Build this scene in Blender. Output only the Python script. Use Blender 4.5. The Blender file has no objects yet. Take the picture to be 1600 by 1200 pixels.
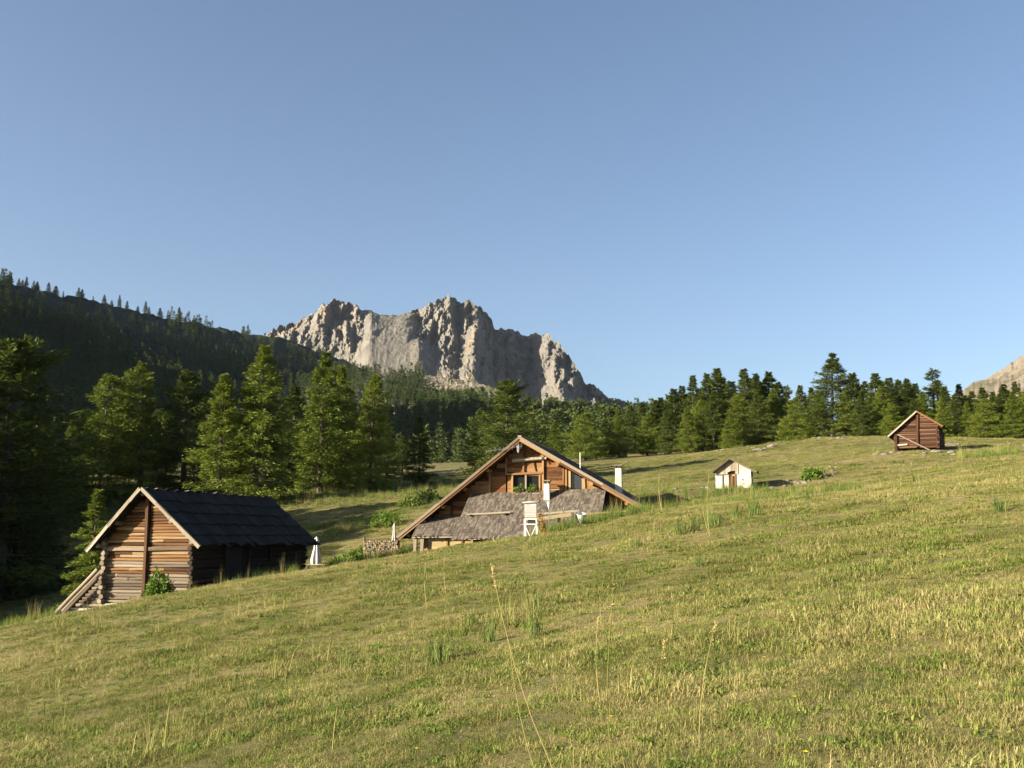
import bpy, bmesh, math, random
import numpy as np
from mathutils import Matrix, Vector

rad = math.radians
S = bpy.context.scene
COL = S.collection
# ------------------------------------------------------------------ camera, sky, sun, exposure
FPX, HORIZON = 1600.0, 840.0                       # focal length and horizon row in the 1600 x 1200 photograph
PITCH = math.atan((HORIZON - 600.0) / FPX)
cam = bpy.data.cameras.new('camera'); cam.sensor_width = 36.0; cam.lens = 36.0 * FPX / 1600.0
cam.clip_start = 0.1; cam.clip_end = 20000
camo = bpy.data.objects.new('camera', cam); COL.objects.link(camo)
camo.rotation_euler = (math.pi / 2 + PITCH, 0, 0); S.camera = camo

SUN_EL = rad(17.5)
SUN_H = Vector((-0.93, -0.37)).normalized()        # horizontal direction towards the sun
world = bpy.data.worlds.new('World'); S.world = world; world.use_nodes = True
wn = world.node_tree.nodes; wl = world.node_tree.links
sky = wn.new('ShaderNodeTexSky'); sky.sky_type = 'NISHITA'; sky.sun_disc = False
sky.sun_elevation = SUN_EL; sky.sun_rotation = math.atan2(SUN_H.x, SUN_H.y)
sky.altitude = 0; sky.air_density = 0.8; sky.dust_density = 1.5; sky.ozone_density = 1.5
wn['Background'].inputs['Strength'].default_value = 0.05
wl.new(sky.outputs[0], wn['Background'].inputs['Color'])
sun = bpy.data.lights.new('sun', 'SUN'); sun.energy = 5.0; sun.angle = rad(0.5); sun.color = (1.0, 0.87, 0.68)
suno = bpy.data.objects.new('sun', sun); COL.objects.link(suno)
sd = Vector((SUN_H.x * math.cos(SUN_EL), SUN_H.y * math.cos(SUN_EL), math.sin(SUN_EL)))
suno.rotation_euler = sd.to_track_quat('Z', 'Y').to_euler()
S.view_settings.view_transform = 'Standard'; S.view_settings.look = 'None'
S.view_settings.gamma = 1.0; S.view_settings.exposure = 2.0
S.view_settings.use_curve_mapping = False
S.cycles.max_bounces = 6; S.cycles.diffuse_bounces = 3; S.cycles.transparent_max_bounces = 8

# ------------------------------------------------------------------ helpers
rng = np.random.default_rng(7)
random.seed(7)
cP, sP = math.cos(PITCH), math.sin(PITCH)

def W(px, py, d):
    """world point seen at photograph pixel (px, py), d metres ahead of the camera"""
    a = (px - 800.0) / FPX; b = (600.0 - py) / FPX
    y = cP - b * sP
    return np.array([a * d / y, d, (sP + b * cP) * d / y])

def X(px, d, py=760):
    return W(px, py, d)[0]

def _hash(ix, iy, seed):
    h = (ix.astype(np.int64) * 374761393 + iy.astype(np.int64) * 668265263 + seed * 1442695041) & 0xFFFFFFFF
    h = ((h ^ (h >> 13)) * 1274126177) & 0xFFFFFFFF
    return ((h ^ (h >> 16)) & 0xFFFF) / 65535.0

def vnoise(x, y, seed=0):
    x = np.asarray(x, float); y = np.asarray(y, float)
    xi = np.floor(x); yi = np.floor(y); fx = x - xi; fy = y - yi
    fx = fx * fx * (3 - 2 * fx); fy = fy * fy * (3 - 2 * fy)
    a = _hash(xi, yi, seed); b = _hash(xi + 1, yi, seed); c = _hash(xi, yi + 1, seed); d = _hash(xi + 1, yi + 1, seed)
    return (a * (1 - fx) + b * fx) * (1 - fy) + (c * (1 - fx) + d * fx) * fy

def fbm(x, y, seed=0, octv=4, gain=0.5):
    s = 0; a = 1; t = 0
    for i in range(octv):
        s = s + a * (vnoise(x * 2 ** i, y * 2 ** i, seed + i * 17) - 0.5); t += a; a *= gain
    return s / t * 2

def ridged(x, y, seed=0, octv=4):
    s = 0; a = 1; t = 0
    for i in range(octv):
        s = s + a * (1 - np.abs(2 * vnoise(x * 2 ** i, y * 2 ** i, seed + i * 17) - 1)); t += a; a *= 0.5
    return s / t

def lnoise(x, y, seed=0):
    x = np.asarray(x, float); y = np.asarray(y, float)
    xi = np.floor(x); yi = np.floor(y); fx = x - xi; fy = y - yi
    a = _hash(xi, yi, seed); b = _hash(xi + 1, yi, seed); c = _hash(xi, yi + 1, seed); d = _hash(xi + 1, yi + 1, seed)
    return np.where(fx + fy < 1, a + (b - a) * fx + (c - a) * fy, d + (c - d) * (1 - fx) + (b - d) * (1 - fy))

def facet(x, y, seed=0, octv=4, gain=0.5):
    s = 0; a = 1; t = 0
    for i in range(octv):
        ca, sa = math.cos(i * 0.7 + seed), math.sin(i * 0.7 + seed)
        s = s + a * (lnoise((x * ca - y * sa) * 2.03 ** i, (x * sa + y * ca) * 2.03 ** i, seed + i * 17) - 0.5); t += a; a *= gain
    return s / t * 2

def smooth(a, b, x):
    t = np.clip((x - a) / (b - a), 0, 1); return t * t * (3 - 2 * t)

def tag(o, label=None, cat=None, group=None, kind=None):
    if label: o['label'] = label
    if cat: o['category'] = cat
    if group: o['group'] = group
    if kind: o['kind'] = kind
    return o

def link(name, data, parent=None, mat=None, loc=None, M=None):
    o = bpy.data.objects.new(name, data); COL.objects.link(o)
    if parent is not None: o.parent = parent
    if loc is not None: o.location = loc
    if M is not None: o.matrix_local = M
    if mat is not None:
        if data.materials: data.materials[0] = mat
        else: data.materials.append(mat)
    return o

def empty(name, loc, rz=0.0):
    o = bpy.data.objects.new(name, None); COL.objects.link(o); o.location = loc; o.rotation_euler = (0, 0, rz); o.empty_display_size = 0.2
    return o

def mesh_np(name, verts, faces, tone=None, smooth_=False):
    me = bpy.data.meshes.new(name)
    verts = np.asarray(verts, np.float32)
    me.from_pydata(verts.tolist(), [], faces if isinstance(faces, list) else faces.tolist())
    if tone is not None:
        at = me.attributes.new('tone', 'FLOAT', 'FACE'); at.data.foreach_set('value', np.asarray(tone, np.float32))
    if smooth_: me.polygons.foreach_set('use_smooth', np.ones(len(me.polygons), bool))
    me.update(); return me

class MB:
    """collects boxes, bars and plates, linked as ONE mesh object"""
    def __init__(s): s.v = []; s.f = []; s.t = []
    def add(s, vs, fs, tone=None):
        n = len(s.v); s.v += [tuple(v) for v in vs]; s.f += [tuple(i + n for i in f) for f in fs]
        t = random.random() if tone is None else tone
        s.t += [t] * len(fs)
    def hexa(s, p, tone=None):          # 8 points: bottom ring 0-3, top ring 4-7
        s.add(p, [(3, 2, 1, 0), (4, 5, 6, 7), (0, 1, 5, 4), (1, 2, 6, 5), (2, 3, 7, 6), (3, 0, 4, 7)], tone)
    def box(s, x0, x1, y0, y1, z0, z1, tone=None):
        s.hexa([(x0, y0, z0), (x1, y0, z0), (x1, y1, z0), (x0, y1, z0), (x0, y0, z1), (x1, y0, z1), (x1, y1, z1), (x0, y1, z1)], tone)
    def bar(s, p0, p1, w, h, up=(0, 0, 1), tone=None, taper=1.0):
        p0 = Vector(p0); p1 = Vector(p1); d = (p1 - p0).normalized(); u = Vector(up)
        r = d.cross(u)
        if r.length < 1e-4: r = d.cross(Vector((1, 0, 0)))
        r.normalize(); u = r.cross(d).normalized()
        q = []
        for p, k in ((p0, 1.0), (p1, taper)):
            q += [p - r * w / 2 * k - u * h / 2 * k, p + r * w / 2 * k - u * h / 2 * k, p + r * w / 2 * k + u * h / 2 * k, p - r * w / 2 * k + u * h / 2 * k]
        s.hexa(q, tone)
    def tube(s, pts, r, n=6, tone=None):
        pts = [Vector(p) for p in pts]; rs = r if isinstance(r, (list, tuple)) else [r] * len(pts)
        vs = []
        for i, p in enumerate(pts):
            d = (pts[min(i + 1, len(pts) - 1)] - pts[max(i - 1, 0)]).normalized()
            a = d.cross(Vector((0, 0, 1)))
            if a.length < 1e-3: a = Vector((1, 0, 0))
            a.normalize(); b = d.cross(a)
            for k in range(n):
                t = 2 * math.pi * k / n
                vs.append(p + (a * math.cos(t) + b * math.sin(t)) * rs[i])
        fs = [(i * n + k, i * n + (k + 1) % n, (i + 1) * n + (k + 1) % n, (i + 1) * n + k) for i in range(len(pts) - 1) for k in range(n)]
        fs += [tuple(range(n))[::-1], tuple(range((len(pts) - 1) * n, len(pts) * n))]
        s.add(vs, fs, tone)
    def poly(s, ring, ext, tone=None):   # a flat outline pushed along ext
        n = len(ring); e = Vector(ext); a = [Vector(p) for p in ring]; vs = a + [p + e for p in a]
        s.add(vs, [tuple(range(n))[::-1], tuple(range(n, 2 * n))] + [(i, (i + 1) % n, n + (i + 1) % n, n + i) for i in range(n)], tone)
    def mesh(s, name): 
        me = mesh_np(name, s.v, s.f, s.t)
        bm = bmesh.new(); bm.from_mesh(me); bmesh.ops.recalc_face_normals(bm, faces=bm.faces); bm.to_mesh(me); bm.free()
        return me
    def build(s, name, mat, parent=None, loc=None):
        return link(name, s.mesh(name), parent, mat, loc)

# ------------------------------------------------------------------ materials
ALB = 0.56                                          # one calibration for every base colour below
def alb(c): return tuple(min(1.0, v * ALB) for v in c[:3])
class NT:
    def __init__(s, name):
        s.m = bpy.data.materials.new(name); s.m.use_nodes = True; s.t = s.m.node_tree; s.n = s.t.nodes; s.l = s.t.links
        s.b = s.n['Principled BSDF']; s.b.inputs['Roughness'].default_value = 0.9
        s.b.inputs['Specular IOR Level'].default_value = 0.2
    def node(s, k, **kw):
        n = s.n.new(k)
        for a, b in kw.items(): setattr(n, a, b)
        return n
    def _set(s, sock, v):
        if isinstance(v, bpy.types.NodeSocket): s.l.new(v, sock)
        elif isinstance(v, (tuple, list)) and len(v) == 3 and sock.type == 'RGBA': sock.default_value = (*alb(v), 1)
        else: sock.default_value = v
    def noise(s, vec, scale, detail=4, rough=0.55, dim='3D'):
        n = s.node('ShaderNodeTexNoise', noise_dimensions=dim); s.l.new(vec, n.inputs['Vector'])
        n.inputs['Scale'].default_value = scale; n.inputs['Detail'].default_value = detail; n.inputs['Roughness'].default_value = rough
        return n.outputs['Fac']
    def ramp(s, fac, stops):
        r = s.node('ShaderNodeValToRGB'); e = r.color_ramp.elements
        while len(e) < len(stops): e.new(0.5)
        for i, (p, c) in enumerate(stops):
            e[i].position = p; e[i].color = (*alb(c), 1)
        s._set(r.inputs[0], fac); return r.outputs[0]
    def step(s, fac, a, b):
        r = s.node('ShaderNodeMapRange', interpolation_type='SMOOTHSTEP'); s._set(r.inputs[0], fac)
        r.inputs[1].default_value = a; r.inputs[2].default_value = b; return r.outputs[0]
    def mix(s, fac, a, b, mode='MIX'):
        n = s.node('ShaderNodeMix', data_type='RGBA', blend_type=mode)
        s._set(n.inputs[0], fac); s._set(n.inputs[6], a); s._set(n.inputs[7], b); return n.outputs[2]
    def math(s, op, a, b=0.0):
        n = s.node('ShaderNodeMath', operation=op); s._set(n.inputs[0], a); s._set(n.inputs[1], b); return n.outputs[0]
    def pos(s): return s.node('ShaderNodeNewGeometry').outputs['Position']
    def obj(s): return s.node('ShaderNodeTexCoord').outputs['Object']
    def orand(s): return s.node('ShaderNodeObjectInfo').outputs['Random']
    def attr(s, a): return s.node('ShaderNodeAttribute', attribute_name=a).outputs['Fac']
    def mapv(s, vec, scale=(1, 1, 1), loc=(0, 0, 0)):
        n = s.node('ShaderNodeMapping'); s.l.new(vec, n.inputs[0]); n.inputs['Scale'].default_value = scale; s._set(n.inputs['Location'], loc); return n.outputs[0]
    def shift(s, vec, val):     # offset a vector by a random value so that copies differ
        c = s.node('ShaderNodeCombineXYZ'); m = s.math('MULTIPLY', val, 57.0)
        for i in range(3): s.l.new(m, c.inputs[i])
        a = s.node('ShaderNodeVectorMath', operation='ADD'); s.l.new(vec, a.inputs[0]); s.l.new(c.outputs[0], a.inputs[1]); return a.outputs[0]
    def bump(s, h, strength=0.5, dist=0.02):
        b = s.node('ShaderNodeBump'); b.inputs['Strength'].default_value = strength; b.inputs['Distance'].default_value = dist
        s.l.new(h, b.inputs['Height']); s.l.new(b.outputs[0], s.b.inputs['Normal'])
    def color(s, c): s._set(s.b.inputs['Base Color'], c); return s

def grass_tones(t, p):
    """green turf, straw and russet patches laid out by place, shared by the turf sheet and the blades on it"""
    flat = t.mapv(p, (1, 1, 0.2))
    big = t.noise(flat, 0.09, 4, 0.6); mid = t.noise(flat, 0.6, 4, 0.65); fine = t.noise(t.mapv(p, (1, 1, 0.2), (31, 7, 3)), 3.1, 3, 0.6)
    f = t.math('ADD', t.math('MULTIPLY', big, 0.40), t.math('ADD', t.math('MULTIPLY', mid, 0.40), t.math('MULTIPLY', fine, 0.20)))
    return f, mid, fine

def make_materials():
    M = {}
    # turf sheet
    t = NT('turf'); p = t.pos(); f, mid, fine = grass_tones(t, p)
    c = t.ramp(f, [(0.36, (0.105, 0.112, 0.028)), (0.46, (0.180, 0.172, 0.052)), (0.54, (0.27, 0.230, 0.085)), (0.64, (0.38, 0.31, 0.145))])
    sp = t.noise(p, 14.0, 4, 0.7); c = t.mix(t.step(sp, 0.56, 0.70), c, (0.045, 0.055, 0.014))
    sp2 = t.noise(t.mapv(p, (1, 1, 1), (9, 4, 2)), 22.0, 3, 0.6); c = t.mix(t.step(sp2, 0.58, 0.72), c, (0.27, 0.235, 0.09))
    t.color(c); t.bump(t.noise(p, 9.0, 6, 0.75), 0.9, 0.10); M['turf'] = t.m
    # blades
    for nm, lo, md, hi in (('blade', (0.130, 0.160, 0.034), (0.320, 0.320, 0.088), (0.64, 0.55, 0.25)),
                           ('straw', (0.42, 0.36, 0.12), (0.62, 0.51, 0.20), (0.80, 0.66, 0.31)),
                           ('lush', (0.110, 0.180, 0.024), (0.215, 0.300, 0.052), (0.38, 0.42, 0.10)),
                           ('spike', (0.075, 0.140, 0.030), (0.155, 0.235, 0.055), (0.34, 0.37, 0.11))):
        t = NT(nm); p = t.pos(); f, mid, fine = grass_tones(t, p)
        k = t.math('ADD', t.math('MULTIPLY', t.attr('tone'), 0.55), t.math('MULTIPLY', t.step(f, 0.36, 0.64), 0.60))
        c = t.ramp(k, [(0.12, lo), (0.52, md), (1.0, hi)]); t.color(c)
        tr = t.node('ShaderNodeBsdfTranslucent'); t.l.new(c, tr.inputs[0])
        mx = t.node('ShaderNodeMixShader'); mx.inputs[0].default_value = 0.30
        t.l.new(t.b.outputs[0], mx.inputs[1]); t.l.new(tr.outputs[0], mx.inputs[2])
        t.l.new(mx.outputs[0], t.n['Material Output'].inputs[0]); M[nm] = t.m
    # needles
    for nm, lo, hi in (('larch', (0.098, 0.158, 0.016), (0.300, 0.370, 0.045)), ('pine', (0.055, 0.095, 0.016), (0.165, 0.215, 0.036)),
                       ('far_needles', (0.038, 0.070, 0.020), (0.140, 0.185, 0.040)), ('bush_leaf', (0.095, 0.19, 0.018), (0.23, 0.37, 0.042))):
        t = NT(nm); k = t.math('ADD', t.math('MULTIPLY', t.attr('tone'), 0.6), t.math('MULTIPLY', t.orand(), 0.4))
        c = t.mix(k, lo, hi); t.color(c); t.b.inputs['Roughness'].default_value = 0.75
        tr = t.node('ShaderNodeBsdfTranslucent'); t.l.new(c, tr.inputs[0])
        mx = t.node('ShaderNodeMixShader'); mx.inputs[0].default_value = 0.25
        t.l.new(t.b.outputs[0], mx.inputs[1]); t.l.new(tr.outputs[0], mx.inputs[2])
        t.l.new(mx.outputs[0], t.n['Material Output'].inputs[0]); M[nm] = t.m
    t = NT('bark'); o = t.obj(); n = t.noise(t.mapv(o, (6, 6, 1.2)), 2.0, 5, 0.7)
    t.color(t.ramp(n, [(0.3, (0.06, 0.042, 0.03)), (0.7, (0.19, 0.145, 0.11))])); t.bump(n, 0.8, 0.05); M['bark'] = t.m
    # timber: grain runs along each piece's own x axis
    def timber(nm, cols, gscale=(1.2, 14, 14), rough=0.85):
        t = NT(nm); o = t.shift(t.obj(), t.orand()); r = t.orand()
        g = t.noise(t.mapv(o, gscale), 1.6, 6, 0.7); w = t.noise(t.mapv(o, (0.8, 2, 2)), 1.1, 3, 0.6)
        k = t.math('ADD', t.math('MULTIPLY', r, 0.52), t.math('ADD', t.math('MULTIPLY', g, 0.75), t.math('MULTIPLY', w, 0.45)))
        k = t.math('SUBTRACT', k, 0.37)
        t.color(t.ramp(k, cols)); t.bump(g, 0.6, 0.02); t.b.inputs['Roughness'].default_value = rough; M[nm] = t.m
    timber('barn_log', [(0.12, (0.022, 0.012, 0.008)), (0.34, (0.125, 0.060, 0.025)), (0.52, (0.27, 0.135, 0.050)), (0.70, (0.37, 0.245, 0.125)), (0.92, (0.56, 0.46, 0.32))])
    timber('grey_log', [(0.12, (0.05, 0.038, 0.028)), (0.4, (0.20, 0.155, 0.110)), (0.7, (0.36, 0.30, 0.225)), (0.92, (0.56, 0.50, 0.40))])
    timber('chalet_board', [(0.10, (0.030, 0.016, 0.010)), (0.32, (0.140, 0.060, 0.022)), (0.50, (0.275, 0.125, 0.042)), (0.68, (0.37, 0.215, 0.090)), (0.9, (0.46, 0.35, 0.21))])
    timber('new_timber', [(0.1, (0.17, 0.085, 0.035)), (0.5, (0.36, 0.20, 0.080)), (0.9, (0.52, 0.37, 0.18))])
    timber('cream_board', [(0.1, (0.38, 0.27, 0.12)), (0.5, (0.52, 0.40, 0.20)), (0.9, (0.62, 0.52, 0.30))])
    timber('pale_timber', [(0.1, (0.26, 0.21, 0.14)), (0.5, (0.46, 0.40, 0.30)), (0.9, (0.62, 0.56, 0.46))])
    timber('hut_log', [(0.12, (0.022, 0.012, 0.009)), (0.4, (0.085, 0.038, 0.020)), (0.65, (0.145, 0.072, 0.038)), (0.92, (0.26, 0.17, 0.10))])
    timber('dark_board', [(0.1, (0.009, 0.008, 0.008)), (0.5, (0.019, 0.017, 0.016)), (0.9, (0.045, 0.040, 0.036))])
    timber('shade_toned_log', [(0.1, (0.018, 0.012, 0.009)), (0.5, (0.040, 0.026, 0.018)), (0.9, (0.085, 0.055, 0.036))])  # near-black browns put the shade of the barn's sunless long side into its colour
    timber('firewood', [(0.1, (0.14, 0.10, 0.06)), (0.45, (0.34, 0.26, 0.16)), (0.9, (0.58, 0.50, 0.36))], (6, 6, 6))
    # shingles carry a tone on every face
    t = NT('shingle'); o = t.obj(); g = t.noise(t.mapv(o, (9, 2, 2)), 2.4, 5, 0.7)
    k = t.math('ADD', t.math('MULTIPLY', t.attr('tone'), 0.62), t.math('MULTIPLY', g, 0.42))
    t.color(t.ramp(k, [(0.10, (0.065, 0.054, 0.043)), (0.5, (0.150, 0.126, 0.100)), (0.95, (0.29, 0.25, 0.20))])); t.bump(g, 0.5, 0.02); M['shingle'] = t.m
    t = NT('white_plaster'); p = t.pos(); n = t.noise(p, 3.0, 5, 0.65); n2 = t.noise(p, 0.9, 3, 0.5)
    c = t.ramp(n, [(0.3, (0.50, 0.46, 0.40)), (0.55, (0.74, 0.70, 0.64)), (0.8, (0.80, 0.77, 0.72))]); t.color(t.mix(t.step(n2, 0.58, 0.75), c, (0.42, 0.36, 0.29))); t.bump(n, 0.4, 0.02); M['white_plaster'] = t.m
    t = NT('limewash'); p = t.pos(); n = t.noise(p, 6.0, 5, 0.7)
    t.color(t.ramp(n, [(0.30, (0.20, 0.16, 0.12)), (0.45, (0.55, 0.50, 0.42)), (0.75, (0.78, 0.73, 0.64))])); t.bump(n, 0.8, 0.05); M['limewash'] = t.m
    t = NT('white_paint'); t.color((0.80, 0.79, 0.76)); M['white_paint'] = t.m
    t = NT('parasol_cloth'); n = t.noise(t.obj(), 4.0, 3); t.color(t.ramp(n, [(0.3, (0.70, 0.68, 0.63)), (0.7, (0.82, 0.80, 0.76))])); M['parasol_cloth'] = t.m
    t = NT('interior_dark'); t.color((0.014, 0.011, 0.009)); M['interior_dark'] = t.m
    t = NT('pane_glass'); t.color((0.03, 0.04, 0.05)); t.b.inputs['Roughness'].default_value = 0.06; t.b.inputs['Specular IOR Level'].default_value = 0.5; M['glass'] = t.m
    t = NT('dim_glass'); t.color((0.02, 0.02, 0.02)); t.b.inputs['Roughness'].default_value = 0.25; t.b.inputs['Specular IOR Level'].default_value = 0.08; M['dim_glass'] = t.m
    t = NT('metal'); t.color((0.45, 0.46, 0.47)); t.b.inputs['Metallic'].default_value = 0.8; t.b.inputs['Roughness'].default_value = 0.45; M['metal'] = t.m
    t = NT('dark_metal'); t.color((0.05, 0.045, 0.04)); t.b.inputs['Roughness'].default_value = 0.6; M['dark_metal'] = t.m
    t = NT('boulder'); o = t.pos(); n = t.noise(o, 2.2, 6, 0.7); n2 = t.noise(o, 9.0, 4, 0.6)
    c = t.ramp(n, [(0.3, (0.13, 0.12, 0.09)), (0.6, (0.29, 0.26, 0.21)), (0.8, (0.40, 0.37, 0.32))]); t.color(t.mix(t.step(n2, 0.58, 0.72), c, (0.14, 0.13, 0.09))); t.bump(n, 0.8, 0.1); M['boulder'] = t.m
    # far land
    t = NT('cliff_rock'); p = t.pos(); n = t.noise(t.mapv(p, (1, 1, 0.35)), 0.020, 8, 0.68); st = t.noise(t.mapv(p, (0.3, 0.3, 3.0)), 0.012, 5, 0.6)
    c = t.ramp(t.math('ADD', t.math('MULTIPLY', n, 0.6), t.math('MULTIPLY', st, 0.4)), [(0.34, (0.140, 0.132, 0.120)), (0.48, (0.235, 0.220, 0.196)), (0.66, (0.335, 0.312, 0.272))])
    stain = t.noise(t.mapv(p, (1, 1, 0.16), (50, 20, 7)), 0.045, 5, 0.65); c = t.mix(t.step(stain, 0.54, 0.68), c, (0.120, 0.112, 0.100))
    rust = t.noise(t.mapv(p, (1, 1, 0.5), (5, 90, 3)), 0.010, 4, 0.6); c = t.mix(t.math('MULTIPLY', t.step(rust, 0.54, 0.66), 0.6), c, (0.36, 0.28, 0.185))
    nz = t.node('ShaderNodeSeparateXYZ'); t.l.new(t.node('ShaderNodeNewGeometry').outputs['Normal'], nz.inputs[0])
    scree = t.ramp(t.noise(p, 0.03, 6, 0.65), [(0.35, (0.170, 0.160, 0.128)), (0.65, (0.250, 0.232, 0.192))])
    t.color(t.mix(t.step(t.math('ADD', nz.outputs[2], t.math('MULTIPLY', n, 0.3)), 0.72, 0.88), c, scree)); t.bump(t.noise(t.mapv(p, (1, 1, 0.5)), 0.05, 8, 0.7), 1.0, 12.0); M['cliff_rock'] = t.m
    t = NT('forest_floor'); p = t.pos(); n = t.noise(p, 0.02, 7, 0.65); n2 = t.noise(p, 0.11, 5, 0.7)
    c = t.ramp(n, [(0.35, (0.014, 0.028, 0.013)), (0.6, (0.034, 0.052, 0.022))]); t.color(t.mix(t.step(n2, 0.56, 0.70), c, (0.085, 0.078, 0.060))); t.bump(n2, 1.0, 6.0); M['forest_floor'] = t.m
    t = NT('moraine'); p = t.pos(); n = t.noise(p, 0.012, 6, 0.65); n2 = t.noise(t.mapv(p, (1, 1, 1.5)), 0.045, 7, 0.72)
    c = t.ramp(n2, [(0.35, (0.17, 0.15, 0.10)), (0.55, (0.33, 0.29, 0.22)), (0.75, (0.44, 0.39, 0.31))]); t.color(t.mix(t.step(n, 0.44, 0.56), c, (0.085, 0.105, 0.034))); t.bump(n2, 1.0, 8.0); M['moraine'] = t.m
    t = NT('bare_slope'); p = t.pos(); n = t.noise(t.mapv(p, (1, 1, 2.0)), 0.012, 7, 0.68)
    t.color(t.ramp(n, [(0.38, (0.13, 0.125, 0.065)), (0.48, (0.22, 0.185, 0.130)), (0.62, (0.31, 0.27, 0.21))])); t.bump(n, 1.0, 8.0); M['bare_slope'] = t.m
    return M
MAT = make_materials()

# ------------------------------------------------------------------ the ground: one sheet through surveyed heights
CP = []
def cp(px, py, d): CP.append(W(px, py, d))
for yy in (-14, -6, 0, 6, 12, 18):
    for xx in (-26, -13, 0, 13, 26):
        CP.append(np.array([xx, yy, -1.6 + 0.178 * xx + 0.0 * yy]))
for a in ((-120, 1010, 36), (0, 986, 40), (60, 976, 43), (110, 973, 46), (180, 957, 47), (235, 942, 47), (305, 923, 46.5), (390, 909, 50), (475, 895, 54),
          (560, 881, 50), (640, 868, 51), (720, 851, 50), (820, 839, 47), (900, 824, 48), (1000, 801, 50),
          (640, 871, 58), (735, 868, 59), (850, 850, 60), (1010, 800, 62), (500, 894, 60), (498, 890, 67), (590, 868, 65.5),
          (1100, 797, 52), (1200, 786, 54), (1300, 772, 56), (1450, 752, 56), (1600, 727, 56), (1750, 700, 56),
          (1117, 765, 71), (1176, 761, 71), (1260, 755, 72), (1050, 768, 74), (1330, 738, 74),
          (1395, 708, 83), (1475, 706, 83), (1430, 702, 88), (1560, 708, 80), (1700, 690, 85),
          (930, 724, 130), (1000, 717, 132), (1100, 706, 138), (1200, 697, 138), (1270, 686, 128), (1310, 688, 120), (1380, 690, 112), (1480, 690, 108), (1600, 694, 104), (1800, 690, 110),
          (960, 760, 92), (1060, 738, 100), (1200, 722, 104),
          (560, 845, 72), (480, 838, 78), (620, 800, 84), (560, 790, 95), (450, 778, 106), (560, 768, 112), (650, 752, 122), (730, 742, 128), (800, 730, 132),
          (20, 1000, 62), (90, 972, 66), (160, 935, 70), (0, 930, 85), (150, 868, 95), (300, 822, 100), (60, 760, 120), (200, 745, 128), (330, 770, 116),
          (-300, 1010, 60), (-300, 900, 90), (-300, 800, 130), (40, 728, 150), (250, 728, 150), (450, 738, 150), (650, 735, 155), (850, 722, 160), (1050, 705, 175), (1250, 695, 175), (1450, 690, 165), (1650, 685, 160), (1900, 670, 150)):
    cp(*a)
CP = np.array(CP)
def _tps(r2): return 0.5 * r2 * np.log(r2 + 1e-9)
def _solve():
    n = len(CP); s = 50.0; P = CP[:, :2] / s
    K = _tps(((P[:, None] - P[None]) ** 2).sum(-1)) + np.eye(n) * 2e-4
    Q = np.hstack([np.ones((n, 1)), P]); A = np.zeros((n + 3, n + 3)); A[:n, :n] = K; A[:n, n:] = Q; A[n:, :n] = Q.T
    return P, s, np.linalg.solve(A, np.append(CP[:, 2], [0, 0, 0]))
_P, _s, _w = _solve()
def ground(x, y, bumps=True):
    x = np.atleast_1d(np.asarray(x, float)); y = np.atleast_1d(np.asarray(y, float)); sh = x.shape
    xf = x.ravel(); yf = y.ravel(); out = np.empty(len(xf))
    cx = np.clip(xf, -110, 110); cy = np.clip(yf, -25, 178)
    for i in range(0, len(xf), 40000):
        q = np.stack([cx[i:i + 40000], cy[i:i + 40000]], 1) / _s
        K = _tps(((q[:, None] - _P[None]) ** 2).sum(-1))
        out[i:i + 40000] = K @ _w[:len(_P)] + _w[len(_P)] + q @ _w[len(_P) + 1:]
    z = out.reshape(sh)
    if bumps:
        far = smooth(170, 260, np.hypot(x, y))
        z = z + (fbm(x / 2.6, y / 2.6, 3, 3) * 0.085 + fbm(x / 0.7, y / 0.7, 5, 2) * 0.030 + fbm(x / 1.3, y / 1.3, 6, 2) * 0.055) * (1 - far) + fbm(x / 14, y / 14, 9, 2) * 0.14 * smooth(12, 40, np.hypot(x, y))
    return z
def gz(x, y): return float(ground(np.array([x]), np.array([y]))[0])
def G(px, d):
    x = X(px, d); return Vector((x, d, gz(x, d)))

def build_ground():
    def axis(lo, hi, n, k):
        t = np.linspace(-1, 1, n); a = np.sign(t) * (np.abs(t) * (1 - k) + np.abs(t) ** 5 * k); return np.where(a < 0, -a * lo, a * hi)
    xs = axis(-2600, 2600, 420, 0.955); ys = 40 + axis(-900, 3600, 460, 0.965)
    XX, YY = np.meshgrid(xs, ys); ZZ = ground(XX, YY)
    r = np.hypot(XX, YY); ZZ = ZZ - smooth(260, 1500, r) * 30
    n, m = XX.shape; v = np.stack([XX, YY, ZZ], -1).reshape(-1, 3)
    i = np.arange(n - 1)[:, None] * m + np.arange(m - 1)[None]; f = np.stack([i, i + 1, i + m + 1, i + m], -1).reshape(-1, 4)
    me = mesh_np('ground', v, f, None, True); o = link('ground', me, None, MAT['turf'])
    tag(o, 'sunlit alpine pasture of short green and straw coloured turf', kind='structure')
build_ground()

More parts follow.
